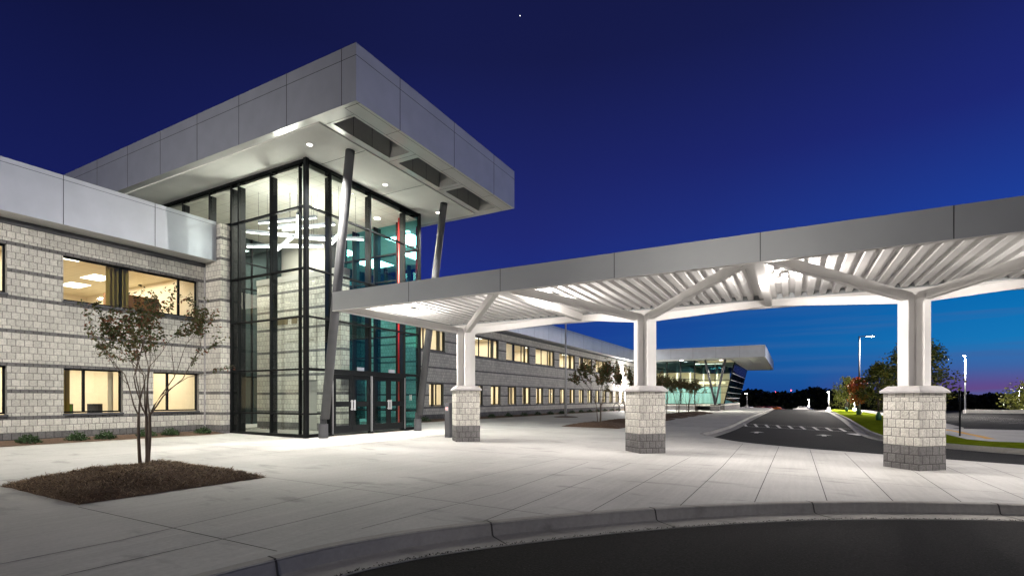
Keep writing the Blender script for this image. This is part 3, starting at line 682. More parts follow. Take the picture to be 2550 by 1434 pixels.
# ---- leaning steel columns
for (xf, xt) in ((12.8, 12.76), (18.05, 18.15)):
    yf, yt = 14.62, 13.26; f = lambda z: (xf + (xt - xf) * z / Z0, yf + (yt - yf) * z / Z0, z)
    c = MB(); c.tube([f(.62), f(Z0 - .03)], .155, 24); o = c.build('leaning_column', 'charcoal', bld, smooth=True); o.data.polygons[-1].use_smooth = False
    b = MB(); b.tube([(xf, yf, -.1), (xf, yf, .42)], .165, 20); b.build('column_base', 'charcoal', o, smooth=False)
    cl_ = MB(); cl_.box(xf - .05, xf - .025, yf - .12, yf + .12, .42, .72); cl_.box(xf + .025, xf + .05, yf - .12, yf + .12, .42, .72)
    cl_.tube([(xf - .09, yf - .0, .56), (xf + .09, yf, .56)], .05, 12); cl_.build('clevis', 'darktrim', o)
# ---- far wing
fascia(72.5, 107, 2.95, 34, 6.66, 8.17, [76 + 4 * k for k in range(8)], [5.9 + 2.9 * k for k in range(6)], name='roof_edge', mats=('metal', 'soffit_metal'))
vt = MB()
for k in range(9): vt.box(75 + k * 1.1, 75.7 + k * 1.1, 3.9, 5.0, 6.64, 6.656)
vt.build('soffit_vent', 'slot', bld)
fb = MB(); block_wall(fb, (75.6, FACE), (75.6, 12.0), z1=.5, z0=-.6); block_wall(fb, (75.6, 12.0), (80.8, 12.0), z1=.5, z0=-.6)
block_wall(fb, (80.8, 12.0), (80.8, 8.6), z1=.5, z0=-.6); block_wall(fb, (80.8, 8.6), (106, 8.6), z1=.5, z0=-.6); fb.box(75.55, 106, 8.55, 8.9, .5, .57, 1)
fb.box(75.5, 75.95, 12, FACE, .5, .57, 1); fb.build('low_wall', WM[:2], bld)
ff = MB(); zs = [.57, 2.2, 3.1, 4.07, 5.05, 6.65]
def sl(z): return 8.7 + (7.25 - 8.7) * (z - .57) / (6.65 - .57)
for y in (12.0, 13.9, 15.8, 17.7, 19.6): ff.box(75.75, 75.95, y - .06, y + .06, .57, 6.65)
ff.box(80.95, 81.1, 9.9, 10.0, .57, 6.65)
ff.beam((81, sl(.57), .57), (81, sl(6.65), 6.65), .14, .14)
for zz in zs: ff.box(75.76, 75.9, 12, FACE, zz - .04, zz + .04); ff.box(75.95, 81, 11.93, 12.0, zz - .04, zz + .04); ff.box(80.95, 81.1, sl(zz), 12, zz - .04, zz + .04)
fwf = ff.build('far_window_frame', 'black', bld)
for a, b in zip(zs, zs[1:]):
    mt = 'glass_dark' if b > 6 else 'glass_far'
    pane([(75.85, FACE, a), (75.85, 12, a), (75.85, 12, b), (75.85, FACE, b)], mt, fwf); pane([(75.85, 12, a), (81, 12, a), (81, 12, b), (75.85, 12, b)], mt, fwf)
    pane([(81.02, 12, a), (81.02, sl(a), a), (81.02, sl(b), b), (81.02, 12, b)], mt, fwf)
    pane([(81.02, sl(a), a), (104, sl(a), a), (104, sl(b), b), (81.02, sl(b), b)], 'glass_dark' if b > 4.5 else 'glass_teal', fwf)
fi = MB()
for zz in zs + [1.4]: fi.beam((81, sl(zz) - .05, zz), (104, sl(zz) - .05, zz), .045, .045)
fi.build('white_fin', 'white', fwf)
fm = MB()
for k in range(24): fm.beam((82 + k, sl(.57) + .03, .57), (82 + k, sl(6.6) + .03, 6.6), .07, .07)
fm.build('mullion', 'black', fwf)
fr = MB(); fr.face([(76, 9, .3), (104, 9, .3), (104, 30, .3), (76, 30, .3)], 0); fr.face([(76, 7.3, 6.6), (76, 30, 6.6), (104, 30, 6.6), (104, 7.3, 6.6)], 1)
fr.face([(92, 9, .3), (92, 30, .3), (92, 30, 6.6), (92, 9, 6.6)], 2); fr.face([(76, 22, .3), (92, 22, .3), (92, 22, 6.6), (76, 22, 6.6)], 2)
fr.box(86, 86.3, 9, 20, 3.6, 4.0, 2)
for k in range(6): fr.box(85, 85.3, 10 + 2 * k, 10.25 + 2 * k, .3, 6.6, 3)
fr.box(84, 84.1, 9.5, 20, .3, 3.2, 4)
fr.build('dining_hall_interior', ['lobby_floor', 'cream_ceiling', 'cream', 'lobby_wall', 'aqua'], bld)
for y in (11, 16): lamp('AREA', 'hall_light', (82, y, 6.5), 300 * P_LOBBY, (1, .88, .66), 4)
fp = MB(); fp.box(75.0, 76.2, 8.7, 9.9, -.6, .55, 0)
fpier = MB()
for a, b in (((74.6, 9.8), (74.6, 8.6)), ((74.6, 8.6), (75.8, 8.6)), ((75.8, 8.6), (75.8, 9.8))): block_wall(fpier, a, b, z1=.4, z0=-.6)
fpier.box(74.57, 75.83, 8.57, 9.8, .4, .5, 1); fpier.build('column_plinth', WM[:2], bld)
for yt in (10.5, 7.9):
    c = MB(); c.tube([(75.2, 9.2, .5), (75.0, yt, 6.65)], .15, 12); c.build('leaning_column', 'charcoal', bld, smooth=True)

# ================================================================ canopy
UC0, UC1 = 11.8, 18.0; BAY = 6.22; PV = [9.95 - BAY * k for k in range(4)]; VE0 = 13.06; VE1 = VE0 - 4 * BAY; UM = (UC0 + UC1) / 2
can = thing('entrance_canopy', (UM, PV[0], 0), 'white steel canopy with fluted ceiling and grey edge in front of the glass entrance', 'canopy')
m = MB(); m.box(UC0, UC0 + .09, VE1, VE0, 4.17, 4.77); m.box(UC1 - .09, UC1, VE1, VE0, 4.17, 4.77, 0); m.box(UC0 + .09, UC1 - .09, VE0 - .09, VE0, 4.17, 4.77); m.box(UC0 + .09, UC1 - .09, VE1, VE1 + .09, 4.17, 4.77)
edge_ = m.build('canopy_edge', 'metal_c', can)
m = MB()
for k in range(8):
    y = 9.9 - 3.11 * k; m = MB(); m.box(UC0 - .004, UC0 + .01, y - .008, y + .008, 4.172, 4.77); m.build('seam', 'seam', edge_)
m = MB()      # white inner lining of the rim
m.box(UC0 + .092, UC0 + .17, VE1 + .09, VE0 - .09, 4.165, 4.44); m.box(UC1 - .17, UC1 - .092, VE1 + .09, VE0 - .09, 4.165, 4.40); m.box(UC0 + .17, UC1 - .17, VE0 - .17, VE0 - .092, 4.165, 4.44)
m.box(UC0 - .005, UC0 + .09, VE1, VE0, 4.155, 4.168); m.box(UC1 - .09, UC1 + .0, VE1, VE0, 4.155, 4.168)
m.build('rim_beam', 'white', can)
m = MB(); pit = .325; n = int((VE0 - VE1 - .4) / pit)
pr = []
y = VE1 + .2
for k in range(n): pr += [(y, 4.45), (y + .155, 4.45), (y + .18, 4.57), (y + .30, 4.57), (y + pit, 4.45)]; y += pit
for (ya, za), (yb, zb) in zip(pr, pr[1:]):
    if abs(ya - yb) < 1e-6: continue
    m.face([(UC0 + .1, ya, za), (UC0 + .1, yb, zb), (UC1 - .1, yb, zb), (UC1 - .1, ya, za)])
m.face([(UC0 + .05, VE1 + .05, 4.62), (UC1 - .05, VE1 + .05, 4.62), (UC1 - .05, VE0 - .05, 4.62), (UC0 + .05, VE0 - .05, 4.62)], 1)
m.build('fluted_ceiling', ['deck', 'metal_c'], can)
for k in range(1, 4):
    y = VE0 - BAY * k; b = MB(); b.box(UC0 + .17, UC1 - .17, y - .09, y + .09, 4.19, 4.449); b.build('cross_beam', 'white', can, bevel=.01)
for k, y in enumerate(PV):
    base = gz(UM, y) + 1.9; m = MB()
    for sx in (-1, 1):
        for sy in (-1, 1):
            ox, oy = UM + sx * .15, y + sy * .15; ex = UM + sx * (UC1 - UM - .17); ey = y + sy * (BAY / 2 - .05)
            m.beam((ox, oy, base - .02), (ox, oy, 3.72), .19, .19, up=(sx, sy, 0))
    m.beam((UM, y, base - .02), (UM, y, 3.6), .2, .2, up=(1, 1, 0))
    m.build('post', 'white', can, bevel=.008)
    for sx in (-1, 1):
        for sy in (-1, 1):
            ox, oy = UM + sx * .10, y + sy * .10; ex = UM + sx * (UC1 - UM - .15); ey = y + sy * (BAY / 2 - .1)
            a = MB(); a.beam((ox, oy, 3.66), (ex, ey, 4.30), .15, .21); a.build('diagonal_arm', 'white', can, bevel=.008)
# canopy lamps
def canopy_lamp(u, v, label):
    t = thing('canopy_lamp', (u, v, 4.45), label, 'light', 'lamps under the walkway canopy')
    b = MB(); b.tube([(u, v, 4.44), (u, v, 4.33)], .03, 8); b.box(u - .05, u + .05, v - .05, v + .05, 4.28, 4.34); b.tube([(u, v, 4.31), (u, v, 4.27)], .17, 20); b.build('lamp_housing', 'white', t)
    l = MB(); l.tube([(u, v, 4.268), (u, v, 4.235), (u, v, 4.215)], [.14, .13, .05], 20); l.build('lamp_lens', 'lampglow', t)
    lamp('SPOT', 'lamp_beam', (u, v, 4.19), 275 * P_CANOPY, (1, .93, .87), .10, spot=138, parent=t); lamp('POINT', 'lamp_glow', (u, v, 3.95), 105 * P_CANOPY, (1, .93, .87), .12, parent=t)
canopy_lamp(14.0, 11.5, 'round lit canopy lamp at the end of the ceiling nearest the glass doors')
canopy_lamp(14.2, 6.2, 'round lit canopy lamp between the first and middle canopy posts from the glass doors')
canopy_lamp(14.3, .25, 'round lit canopy lamp hanging beside a cross beam in front of the nearest post')
canopy_lamp(14.4, -5.9, 'round lit canopy lamp out beyond the nearest post')
# masonry piers, turned 45 degrees under the posts
def pier(u, v, label, ref=None):
    t = thing('stone_pier', (u, v, gz(u, v)), label, 'pier', 'block piers carrying the canopy posts')
    S = .41 * math.sqrt(2); b = gz(u, v); pts = [(u - S, v), (u, v - S), (u + S, v), (u, v + S)]
    rows = [(-.1, .14, 1), (.14, .34, 1), (.34, .54, 1)] + [(.54 + .2 * k, .74 + .2 * k, 0) for k in range(5)] + [(1.54, 1.64, 0), (1.64, 1.75, 0)]
    m = MB()
    for q in range(4):
        p0, p1 = Vector(pts[q]), Vector(pts[(q + 1) % 4]); d = p1 - p0; n_ = Vector((d.y, -d.x)).normalized()
        for ci, (a, z1, mt) in enumerate(rows):
            off = .5 * (ci % 2) + q * 7; W = 4.1
            pr_ = n_ * (0.0)
            for c in range(int(W) + 2):
                s0 = max(0, c - .5 * (ci % 2)); s1 = min(W, c + 1 - .5 * (ci % 2))
                if s1 - s0 < .02: continue
                A = p0 + d * (s0 / W); B = p0 + d * (s1 / W)
                m.face([(*A, b + a), (*B, b + a), (*B, b + z1), (*A, b + z1)], mt, [(s0 + off, ci), (s1 + off, ci), (s1 + off, ci + .999), (s0 + off, ci + .999)])
    m.build('shaft', WM[:2], t)
    m = MB(); o1, o2 = .13, .0
    def ring(o, z): return [(u - S - o, v, z), (u, v - S - o, z), (u + S + o, v, z), (u, v + S + o, z)]
    R3 = [ring(.05, b + 1.735), ring(.08, b + 1.742), ring(.08, b + 1.785), ring(-.08, b + 1.90)]
    for A, B in zip(R3, R3[1:]):
        for k in range(4): m.face([A[k], A[(k + 1) % 4], B[(k + 1) % 4], B[k]])
    m.face(R3[-1]); m.face(R3[0][::-1]); m.build('cap', 'cap', t)
pier(UM, PV[0], 'square block pier nearest the glass doors, farthest in the row')
pier(UM, PV[1], 'middle block pier of the canopy, standing in the centre of the forecourt')
pier(UM, PV[2], 'nearest and largest looking block pier, beside the road edge on the right')
pier(UM, PV[3], 'outermost block pier at the free end of the canopy')

# ================================================================ lights of the entrance roof and forecourt
for k, (u, v, lb) in enumerate([(11.8, 14.13, 'small round downlight in the entrance soffit above the glass corner'), (15.45, 14.15, 'small round downlight in the entrance soffit midway between the leaning columns'),
                                (18.9, 14.15, 'small round downlight in the entrance soffit near the far glass corner')]):
    t = thing('soffit_downlight', (u, v, Z0), lb, 'light', 'downlights set in the entrance soffit')
    m = MB(); m.tube([(u, v, Z0 - .037), (u, v, Z0 - .05)], .12, 18); m.build('trim_ring', 'white', t)
    m = MB(); m.tube([(u, v, Z0 - .051), (u, v, Z0 - .056)], .085, 16); m.build('lens', 'lampglow', t)
    lamp('SPOT', 'downlight_beam', (u, v, Z0 - .08), 900 * P_SOFFIT, (1, .95, .86), .08, spot=104, parent=t)
for k, (u, v, lb) in enumerate([(74.2, 13.5, 'round downlight under the far wing roof left of its leaning columns'), (76.5, 8.6, 'round downlight under the far wing roof beside its leaning columns')]):
    t = thing('far_downlight', (u, v, 6.65), lb, 'light', 'downlights under the far wing roof')
    m = MB(); m.tube([(u, v, 6.656), (u, v, 6.62)], .22, 14); m.build('lens', 'lampglow', t)
    lamp('SPOT', 'downlight_beam', (u, v, 6.58), 3200, (1, .95, .86), .1, spot=130, parent=t)
for k, (u, v, lb) in enumerate([(15.3, 17.9, 'round hall ceiling light behind the glass above the doors'), (17.6, 16.6, 'round hall ceiling light behind the glass beside the red column')]):
    t = thing('hall_downlight', (u, v, 9.54), lb, 'light', 'downlights in the hall ceiling')
    m = MB(); m.tube([(u, v, 9.545), (u, v, 9.52)], .13, 16); m.build('lens', 'lampglow', t)
# linear pendant lights in the hall
BARS = [((13.3, 18.9), (13.96, 16.35), 8.4), ((13.5, 18.56), (13.78, 17.4), 8.2), ((13.94, 18.28), (14.43, 15.86), 8.2), ((12.75, 18.9), (14.98, 17.02), 7.9),
        ((12.75, 15.9), (14.2, 17.75), 8.05), ((13.53, 17.14), (14.75, 20.1), 7.65), ((13.06, 19.3), (14.54, 16.64), 7.45), ((14.15, 17.0), (15.47, 15.33), 7.8), ((14.79, 16.44), (14.1, 15.2), 7.6)]
LBL = ['topmost long bar of the pendant lights, nearly level across the hall', 'short upper bar tucked under the topmost pendant bar', 'upper bar running to the glass corner and past it', 'long bar crossing the middle of the cluster',
       'steep looking bar pointing out at the glass corner', 'slanting bar hanging lowest on the left of the cluster', 'lowest long level bar of the cluster', 'long level bar seen behind the near leaning column', 'short slanting bar beside the near leaning column']
for (a, b, zz), lb in zip(BARS, LBL):
    t = thing('pendant_light', ((a[0] + b[0]) / 2, (a[1] + b[1]) / 2, zz), lb, 'light', 'linear pendant lights inside the glass hall')
    m = MB(); m.beam((*a, zz + .05), (*b, zz + .05), .10, .10); m.build('housing', 'metal', t)
    m = MB(); m.beam((*a, zz - .01), (*b, zz - .01), .085, .03); m.build('diffuser', 'led', t)
    m = MB(); A, B = Vector((*a, zz + .1)), Vector((*b, zz + .1))
    for f in (.15, .85): p = A.lerp(B, f); m.tube([p, (p.x, p.y, 9.54)], .006, 5)
    m.build('cable', 'seam', t)

for (x, y, zz) in ((13.7, 17.6, 7.9), (15.2, 16.9, 7.6)):
    lamp('POINT', 'pendant_glow', (x, y, zz), 75 * P_LOBBY, (1, .95, .84), .5)
# ================================================================ lamps around
def street_lamp(u, v, h, label, power, arm=(0, -1), kind='arm', pole='charcoal', col=(1, .92, .84), aim=None):
    g0 = gz(max(-60, min(u, 120)), max(-60, min(v, 30))) - .05
    t = thing('street_lamp', (u, v, g0), label, 'street lamp', 'tall lamps around the car parks')
    m = MB(); m.tube([(u, v, g0), (u, v, g0 + .5)], .25, 12); m.build('base', 'cap', t)
    m = MB(); m.tube([(u, v, g0), (u, v, g0 + h)], [.11, .08], 10); m.build('pole', pole, t, smooth=True)
    du, dv = arm; m = MB(); m.beam((u, v, g0 + h - .05), (u + du * 1.0, v + dv * 1.0, g0 + h), .08, .08); m.beam((u + du * .7, v + dv * .7, g0 + h + .02), (u + du * 1.6, v + dv * 1.6, g0 + h + .02), .38, .12); m.build('lamp_head', pole, t)
    m = MB(); m.beam((u + du * .8, v + dv * .8, g0 + h - .06), (u + du * 1.5, v + dv * 1.5, g0 + h - .06), .3, .03); m.build('lens', 'lotglow', t)
    if aim:
        p = Vector((u + du * 1.15, v + dv * 1.15, g0 + h - .3)); q = lamp('SPOT', 'street_light', p, power * P_LOT, (1, .95, .88), .2, spot=115, parent=t); q.data.spot_blend = 1
        q.rotation_euler = (p - Vector(aim)).to_track_quat('Z', 'Y').to_euler(); return t
    lamp('SPOT', 'street_light', (u + du * 1.2, v + dv * 1.2, g0 + h - .15), power * P_LOT, col, .15, spot=179, parent=t).data.spot_blend = .03; return t
street_lamp(76, -7.33, 9.6, 'tall dark lamp post with one lit arm rising behind the orange tree', 2600, (.25, -.97))
street_lamp(97.6, -22.3, 8.4, 'slim pale lamp post standing alone against the purple sky on the right', 2500, (-.9, .3), pole='metal')
street_lamp(105, -5.7, 3.2, 'low bright lamp at the head of the road before the yellow green tree', 2600, (-.9, .1))
street_lamp(118, 8.2, 3.0, 'low bright lamp just past the slanted glass end of the far wing', 30, (-.9, .1))
street_lamp(140, -3.6, 1.9, 'small distant lamp among the dark trees at the road head', 900, (-.9, .1))
street_lamp(100, -9.0, 2.0, 'small bright lamp between the yellow green tree and the orange tree', 900, (-.9, .1))
street_lamp(30, -32, 14, 'added unseen lamp post far out to the right of the canopy', 4600, (0, 1))  # added out of view to light the right wing wall and entrance roof
street_lamp(-42, 7, 14, 'added unseen lamp post far behind on the left of the road', 6000, (1, 0))  # added behind the camera to even out light on the canopy and roof fascias
street_lamp(120, -34.6, 4.3, 'distant lamp over the lit tree top at the right edge', 1600, (-.9, .1))
street_lamp(-6.5, 12.5, 8.0, 'added unseen lamp post on the pavement left of the small myrtle tree', 1600, (.6, .8), aim=(4.5, 20.4, 3.2))  # added outside the frame, aimed to wash the left wing wall and fascia

# ================================================================ plants
def leaf(m, p, s, rnd, droop=0.0, mi=0, asp=.5):
    a = Vector((rnd.gauss(0, 1), rnd.gauss(0, 1), rnd.gauss(0, .6) - droop)).normalized(); b = a.cross(Vector((rnd.gauss(0, 1), rnd.gauss(0, 1), rnd.gauss(0, 1)))).normalized()
    p = Vector(p); m.face([p, p + a * s * .5 + b * s * asp * .5, p + a * s, p + a * s * .5 - b * s * asp * .5], mi)
def myrtle(u, v, h, spread, label, seed, nl=900, detail=1, group='crape myrtles planted along the forecourt', lsz=.075):
    rnd = random.Random(seed); g0 = gz(u, v) + .12
    t = thing('crape_myrtle', (u, v, g0), label, 'tree', group); tips = []; tr = MB(); br = MB()
    def grow(m, p, d, length, r, lvl):
        pts = [p]; n = 4; q = p.copy(); dd = d.copy()
        for k in range(n):
            dd = (dd + Vector((rnd.gauss(0, .09), rnd.gauss(0, .09), .05 + rnd.gauss(0, .05)))).normalized(); q = q + dd * length / n; pts.append(q.copy())
        r1 = r * .62; m.tube(pts, [r + (r1 - r) * k / n for k in range(n + 1)], 6 if r > .01 else 4, cap=False)
        if lvl >= 4 or length < .14: tips.append((pts, dd)); return
        if lvl >= 2: tips.append((pts[2:], dd))
        kids = rnd.choice((2, 2, 3)) if lvl else 3
        for c in range(kids):
            k = n if c < 2 else rnd.randint(2, n); a = rnd.uniform(0, 2 * math.pi); tilt = rnd.uniform(.28, .62)
            side_ = dd.cross(Vector((math.cos(a), math.sin(a), .2))).normalized(); nd = (dd * math.cos(tilt) + side_ * math.sin(tilt)); nd.z = max(nd.z, .12); nd.normalize()
            grow(br, pts[k], nd, length * rnd.uniform(.62, .86), r1 * rnd.uniform(.62, .9), lvl + 1)
    ns = 3
    for k in range(ns):
        a = 2 * math.pi * k / ns + rnd.uniform(-.4, .4); rr = spread * .028
        p = Vector((u + rr * math.cos(a), v + rr * math.sin(a), g0 - .15)); lean = rnd.uniform(.03, .08)
        d = Vector((math.cos(a) * lean, math.sin(a) * lean, 1)).normalized()
        q = p + d * h * .34; tr.tube([p, p.lerp(q, .35) + Vector((rnd.gauss(0, .012), rnd.gauss(0, .012), 0)), p.lerp(q, .7) + Vector((rnd.gauss(0, .015), rnd.gauss(0, .015), 0)), q], [.033, .029, .027, .024], 8, cap=False)
        for c in range(3):
            aa = a + rnd.uniform(-1.0, 1.0); tl = rnd.uniform(.3, .85) * spread / h * 1.1; nd = Vector((math.cos(aa) * tl, math.sin(aa) * tl, 1)).normalized()
            grow(br, q, nd, h * rnd.uniform(.22, .30), .015, 1)
    tr.build('trunk', 'bark', t, smooth=True); br.build('branches', 'bark', t, smooth=True)
    lf = MB()
    tips.sort(key=lambda x: -(x[0][-1].z + .6 * ((x[0][-1].x - u) ** 2 + (x[0][-1].y - v) ** 2) ** .5))
    keep = tips[:int(len(tips) * .88)]
    for _ in range(nl):
        pts, dd = keep[_ % len(keep)]; k = rnd.random() * (len(pts) - 1); i = int(k); p = pts[i].lerp(pts[min(i + 1, len(pts) - 1)], k - i)
        leaf(lf, p + Vector((rnd.gauss(0, .02), rnd.gauss(0, .02), rnd.gauss(0, .02))), lsz * rnd.uniform(.6, 1.25), rnd, .5)
    lf.build('foliage', 'leaf_myrtle', t); return t
def bed(u0, u1, v0, v1, h, label, seed, straws, skew=.0, group='mulch beds around the myrtles'):
    rnd = random.Random(seed); cu, cv = (u0 + u1) / 2, (v0 + v1) / 2
    t = thing('mulch_bed', (cu, cv, gz(cu, cv)), label, 'mulch bed', group); m = MB(); n = 26; V = {}
    for i in range(n + 1):
        for k in range(n + 1):
            a, b = i / n, k / n; x = u0 + (u1 - u0) * a + skew * (b - .5); y = v0 + (v1 - v0) * b
            e = max(0, min(a, 1 - a, b, 1 - b)) * 2; hh = h * (1 - (1 - min(1, e * 1.15)) ** 2)
            jx = noise.noise(Vector((x * 2.1, y * 2.1, seed))) * (.05 if e < .01 else .08)
            V[i, k] = (x + jx, y + jx * .6, gz(x, y) + .006 + hh * (1 + .25 * noise.noise(Vector((x * 1.5, y * 1.5, 3)))) + (.03 * noise.noise(Vector((x * 9, y * 9, 1))) if e > .01 else 0))
    for i in range(n):
        for k in range(n): m.face([V[i, k], V[i + 1, k], V[i + 1, k + 1], V[i, k + 1]])
    m.build('mulch', 'mulch', t, smooth=True); s = MB()
    for _ in range(straws):
        i, k = rnd.uniform(-.15, n - .01), rnd.uniform(-.15, n - .01); p = Vector(V[max(0, int(i)), max(0, int(k))]).lerp(Vector(V[min(n, int(i) + 1), min(n, int(k) + 1)]), rnd.random())
        a = rnd.uniform(0, 6.28); ln = rnd.uniform(.04, .13); d = Vector((math.cos(a), math.sin(a), rnd.uniform(-.15, .5))) * ln; w = Vector((-math.sin(a), math.cos(a), 0)) * .0035
        p.z += .006; mid = p + d * .5 + Vector((0, 0, ln * .12)); s.face([p - w, p + w, mid + w, mid - w]); s.face([mid - w, mid + w, p + d * 1.0 + w * .3, p + d - w * .3])
    st_ = s.build('straw', 'straw', t); st_['kind'] = 'stuff'; return t
bed(3.3, 6.15, 8.5, 11.2, .24, 'large straw covered mulch bed in the left foreground under the nearest tree', 3, 15000)
myrtle(5.07, 10.5, 3.35, 2.75, 'small bare branched myrtle in the left foreground with sparse reddish leaves', 52, nl=4200, lsz=.07)
for k, (u, lb) in enumerate([(27.1, 'first mulch bed behind the row of piers, left of the middle pier'), (32.6, 'mulch bed partly hidden behind the middle pier, second along the pavement'), (38.5, 'mulch bed just right of the middle pier'),
                             (44.1, 'mulch bed second right of the middle pier, before the far wing'), (49.3, 'mulch bed third right of the middle pier'), (54.6, 'thin looking mulch bed fourth right of the middle pier'), (59.9, 'farthest mulch bed near the glass far wing')]):
    bed(u - 1.7, u + 1.7, 7.7, 10.9, .22, lb, 10 + k, 500)
for k, (u, lb) in enumerate([(27.1, 'bushy green and red myrtle between the first and middle piers'), (32.6, 'myrtle seen against the middle pier edge on its left'), (38.5, 'myrtle standing behind the middle pier'),
                             (44.1, 'myrtle right beside the middle pier before the far glass'), (49.3, 'second thin myrtle before the far glass wing'), (54.6, 'third thin myrtle before the far glass wing'), (59.9, 'farthest myrtle before the leaning columns of the far wing')]):
    myrtle(u, 9.3, 3.4, 3.0, lb, 40 + k, nl=4200, lsz=.11)
# planting strip and shrubs against the wall
def strip_bed(u0, u1, w, label):
    m = MB(); n = int((u1 - u0) / .35)
    for k in range(n):
        for i, (a, b, ha, hb) in enumerate(((0, .5, .01, .07), (.5, 1, .07, .09))):
            x0, x1 = u0 + (u1 - u0) * k / n, u0 + (u1 - u0) * (k + 1) / n
            e0 = w + .09 * noise.noise(Vector((x0 * 1.3, 0, 0))); e1 = w + .09 * noise.noise(Vector((x1 * 1.3, 0, 0)))
            m.face([(x0, FACE - e0 * (1 - a), gz(x0, 19) + ha), (x1, FACE - e1 * (1 - a), gz(x1, 19) + ha), (x1, FACE - e1 * (1 - b), gz(x1, 19) + hb), (x0, FACE - e0 * (1 - b), gz(x0, 19) + hb)])
    return tag(m.build('planting_strip', 'mulch'), label, 'mulch bed', 'mulch strips along the foot of the wall')
strip_bed(-8, 12.0, 1.35, 'narrow mulch strip along the wall foot left of the glass hall'); strip_bed(18.8, 74, 1.6, 'long mulch strip along the wall foot right of the glass hall')
def shrub(u, v, s, seed, label, group):
    rnd = random.Random(seed); t = MB(); g0 = gz(u, v) + .05
    for _ in range(260):
        a = rnd.uniform(0, 6.28); r = s * math.sqrt(rnd.random()); h = s * .9 * (1 - (r / s) ** 2) * rnd.random()
        leaf(t, (u + r * math.cos(a), v + r * math.sin(a), g0 + h), .10, rnd, -.5)
    o = t.build('shrub', 'shrub'); return tag(o, label, 'shrub', group)
ORD = 'first second third fourth fifth sixth seventh eighth ninth tenth eleventh twelfth thirteenth fourteenth fifteenth sixteenth'.split()
nm = ['first', 'second', 'third', 'fourth', 'fifth', 'sixth']
for k, x in enumerate((70, 192, 262, 365, 425, 505)):
    u = ux(x, 19.55); shrub(u, 19.55, .26, 60 + k, 'low green shrub at the left wall foot, %s from the left edge' % nm[k], 'low shrubs along the left wall')
for k in range(16):
    shrub(24.5 + k * 2.6, 19.3, .30, 80 + k, 'low green shrub at the right wing foot, %s after the glass hall' % ORD[k], 'low shrubs along the right wing')
# bigger trees on the lawn
def big_tree(u, v, h, cw, label, leafm, seed, n=2600, trunk_h=.35, ls=.3, name='street_tree', bag=True, shape=1.0, group='trees along the lawn'):
    rnd = random.Random(seed); g0 = gz(max(-60, min(u, 120)), max(-60, min(v, 30)))
    t = thing(name, (u, v, g0), label, 'tree', group); tr = MB(); top = g0 + h
    tr.tube([(u, v, g0), (u + .05, v, g0 + h * trunk_h), (u, v + .05, g0 + h * .8)], [h * .018, h * .014, h * .005], 8)
    cl_ = []
    for k in range(60):
        f = rnd.random() ** .8; zz = g0 + h * (trunk_h + (1 - trunk_h) * f * .93); rad = cw / 2 * (math.sin(math.pi * min(1, .18 + f * .80)) ** .7) * shape
        a = rnd.uniform(0, 6.28); rr = rad * rnd.uniform(.25, .9); c = Vector((u + rr * math.cos(a), v + rr * math.sin(a), zz)); cl_.append((c, cw * rnd.uniform(.10, .2)))
        if k % 2: tr.tube([(u, v, g0 + h * (trunk_h + .5 * f * (1 - trunk_h))), c], [h * .005, h * .0015], 5)
    tr.build('trunk', 'treebark', t, smooth=True); lf = MB()
    for _ in range(n):
        c, r = rnd.choice(cl_); d = Vector((rnd.gauss(0, 1), rnd.gauss(0, 1), rnd.gauss(0, .8))).normalized() * r * rnd.random() ** .4
        leaf(lf, c + d, ls * rnd.uniform(.6, 1.2), rnd, .2, asp=.7)
    lf.build('crown', leafm, t)
    if bag: m = MB(); m.tube([(u, v, g0), (u, v, g0 + .35), (u, v, g0 + .6), (u, v, g0 + .68)], [.2, .22, .12, .06], 12); m.build('watering_bag', 'green_bag', t, smooth=True)
    return t
big_tree(95.7, -7.56, 5.4, 3.6, 'loose yellow green young tree beside the bright lamp', 'leaf_yellow', 1, 1800, ls=.3)
big_tree(71.2, -6.8, 4.3, 2.6, 'orange autumn tree in front of the tall lamp post', 'leaf_orange', 2, 1900, ls=.24)
big_tree(52.6, -6.42, 4.9, 3.0, 'dark green lawn tree standing left of the nearest pier', 'leaf_green', 3, 3800, ls=.2, trunk_h=.22)
big_tree(62, -10.6, 7.2, 7.0, 'largest green and yellow tree rising behind the nearest pier', 'leaf_green', 4, 9000, ls=.26, trunk_h=.22)
big_tree(118, -9.5, 4.4, 6, 'pale lit bush left of the yellow green tree', 'leaf_yellow', 5, 1200, ls=.35, trunk_h=.1, bag=False)
big_tree(112, -34, 4.6, 11, 'lit yellow green tree top at the right edge of the view', 'leaf_yellow', 6, 2500, ls=.4, trunk_h=.1, bag=False)
# far-off wood: one dark mass
wd = MB(); rnd = random.Random(5)
def wood(x0, x1, Zd, ytop, n):
    for _ in range(n):
        x = rnd.uniform(x0, x1); t_ = (x - 1275) / 1277; Z = Zd * rnd.uniform(.95, 1.1); u, v = (CA + SA * t_) * Z, (SA - CA * t_) * Z
        tp = EYE + (992 - ytop(x)) / 1277 * Zd; b = -2.5; zz = b + (tp - b) * (1 - rnd.random() ** 2.2)
        c = Vector((u, v, zz)); s = rnd.uniform(.7, 1.4)
        for q in range(3): leaf(wd, c + Vector((rnd.gauss(0, .6), rnd.gauss(0, .6), rnd.gauss(0, .3))), s, rnd, asp=.9)
def yt(x): return 983 + 4 * math.sin(x * .021) + 3 * math.sin(x * .07 + 1) + 5 * noise.noise(Vector((x * .05, 0, 0))) - (14 * math.exp(-((x - 1880) / 28) ** 2)) - 9 * math.exp(-((x - 2045) / 45) ** 2)
wood(1790, 3100, 185, yt, 9000)
tag(wd.build('distant_wood', 'leaf_dark'), 'dark distant wood along the horizon', 'woodland', kind='stuff')
hb = MB(); K = [(1700 + 14 * k) for k in range(140)]
pts_ = []
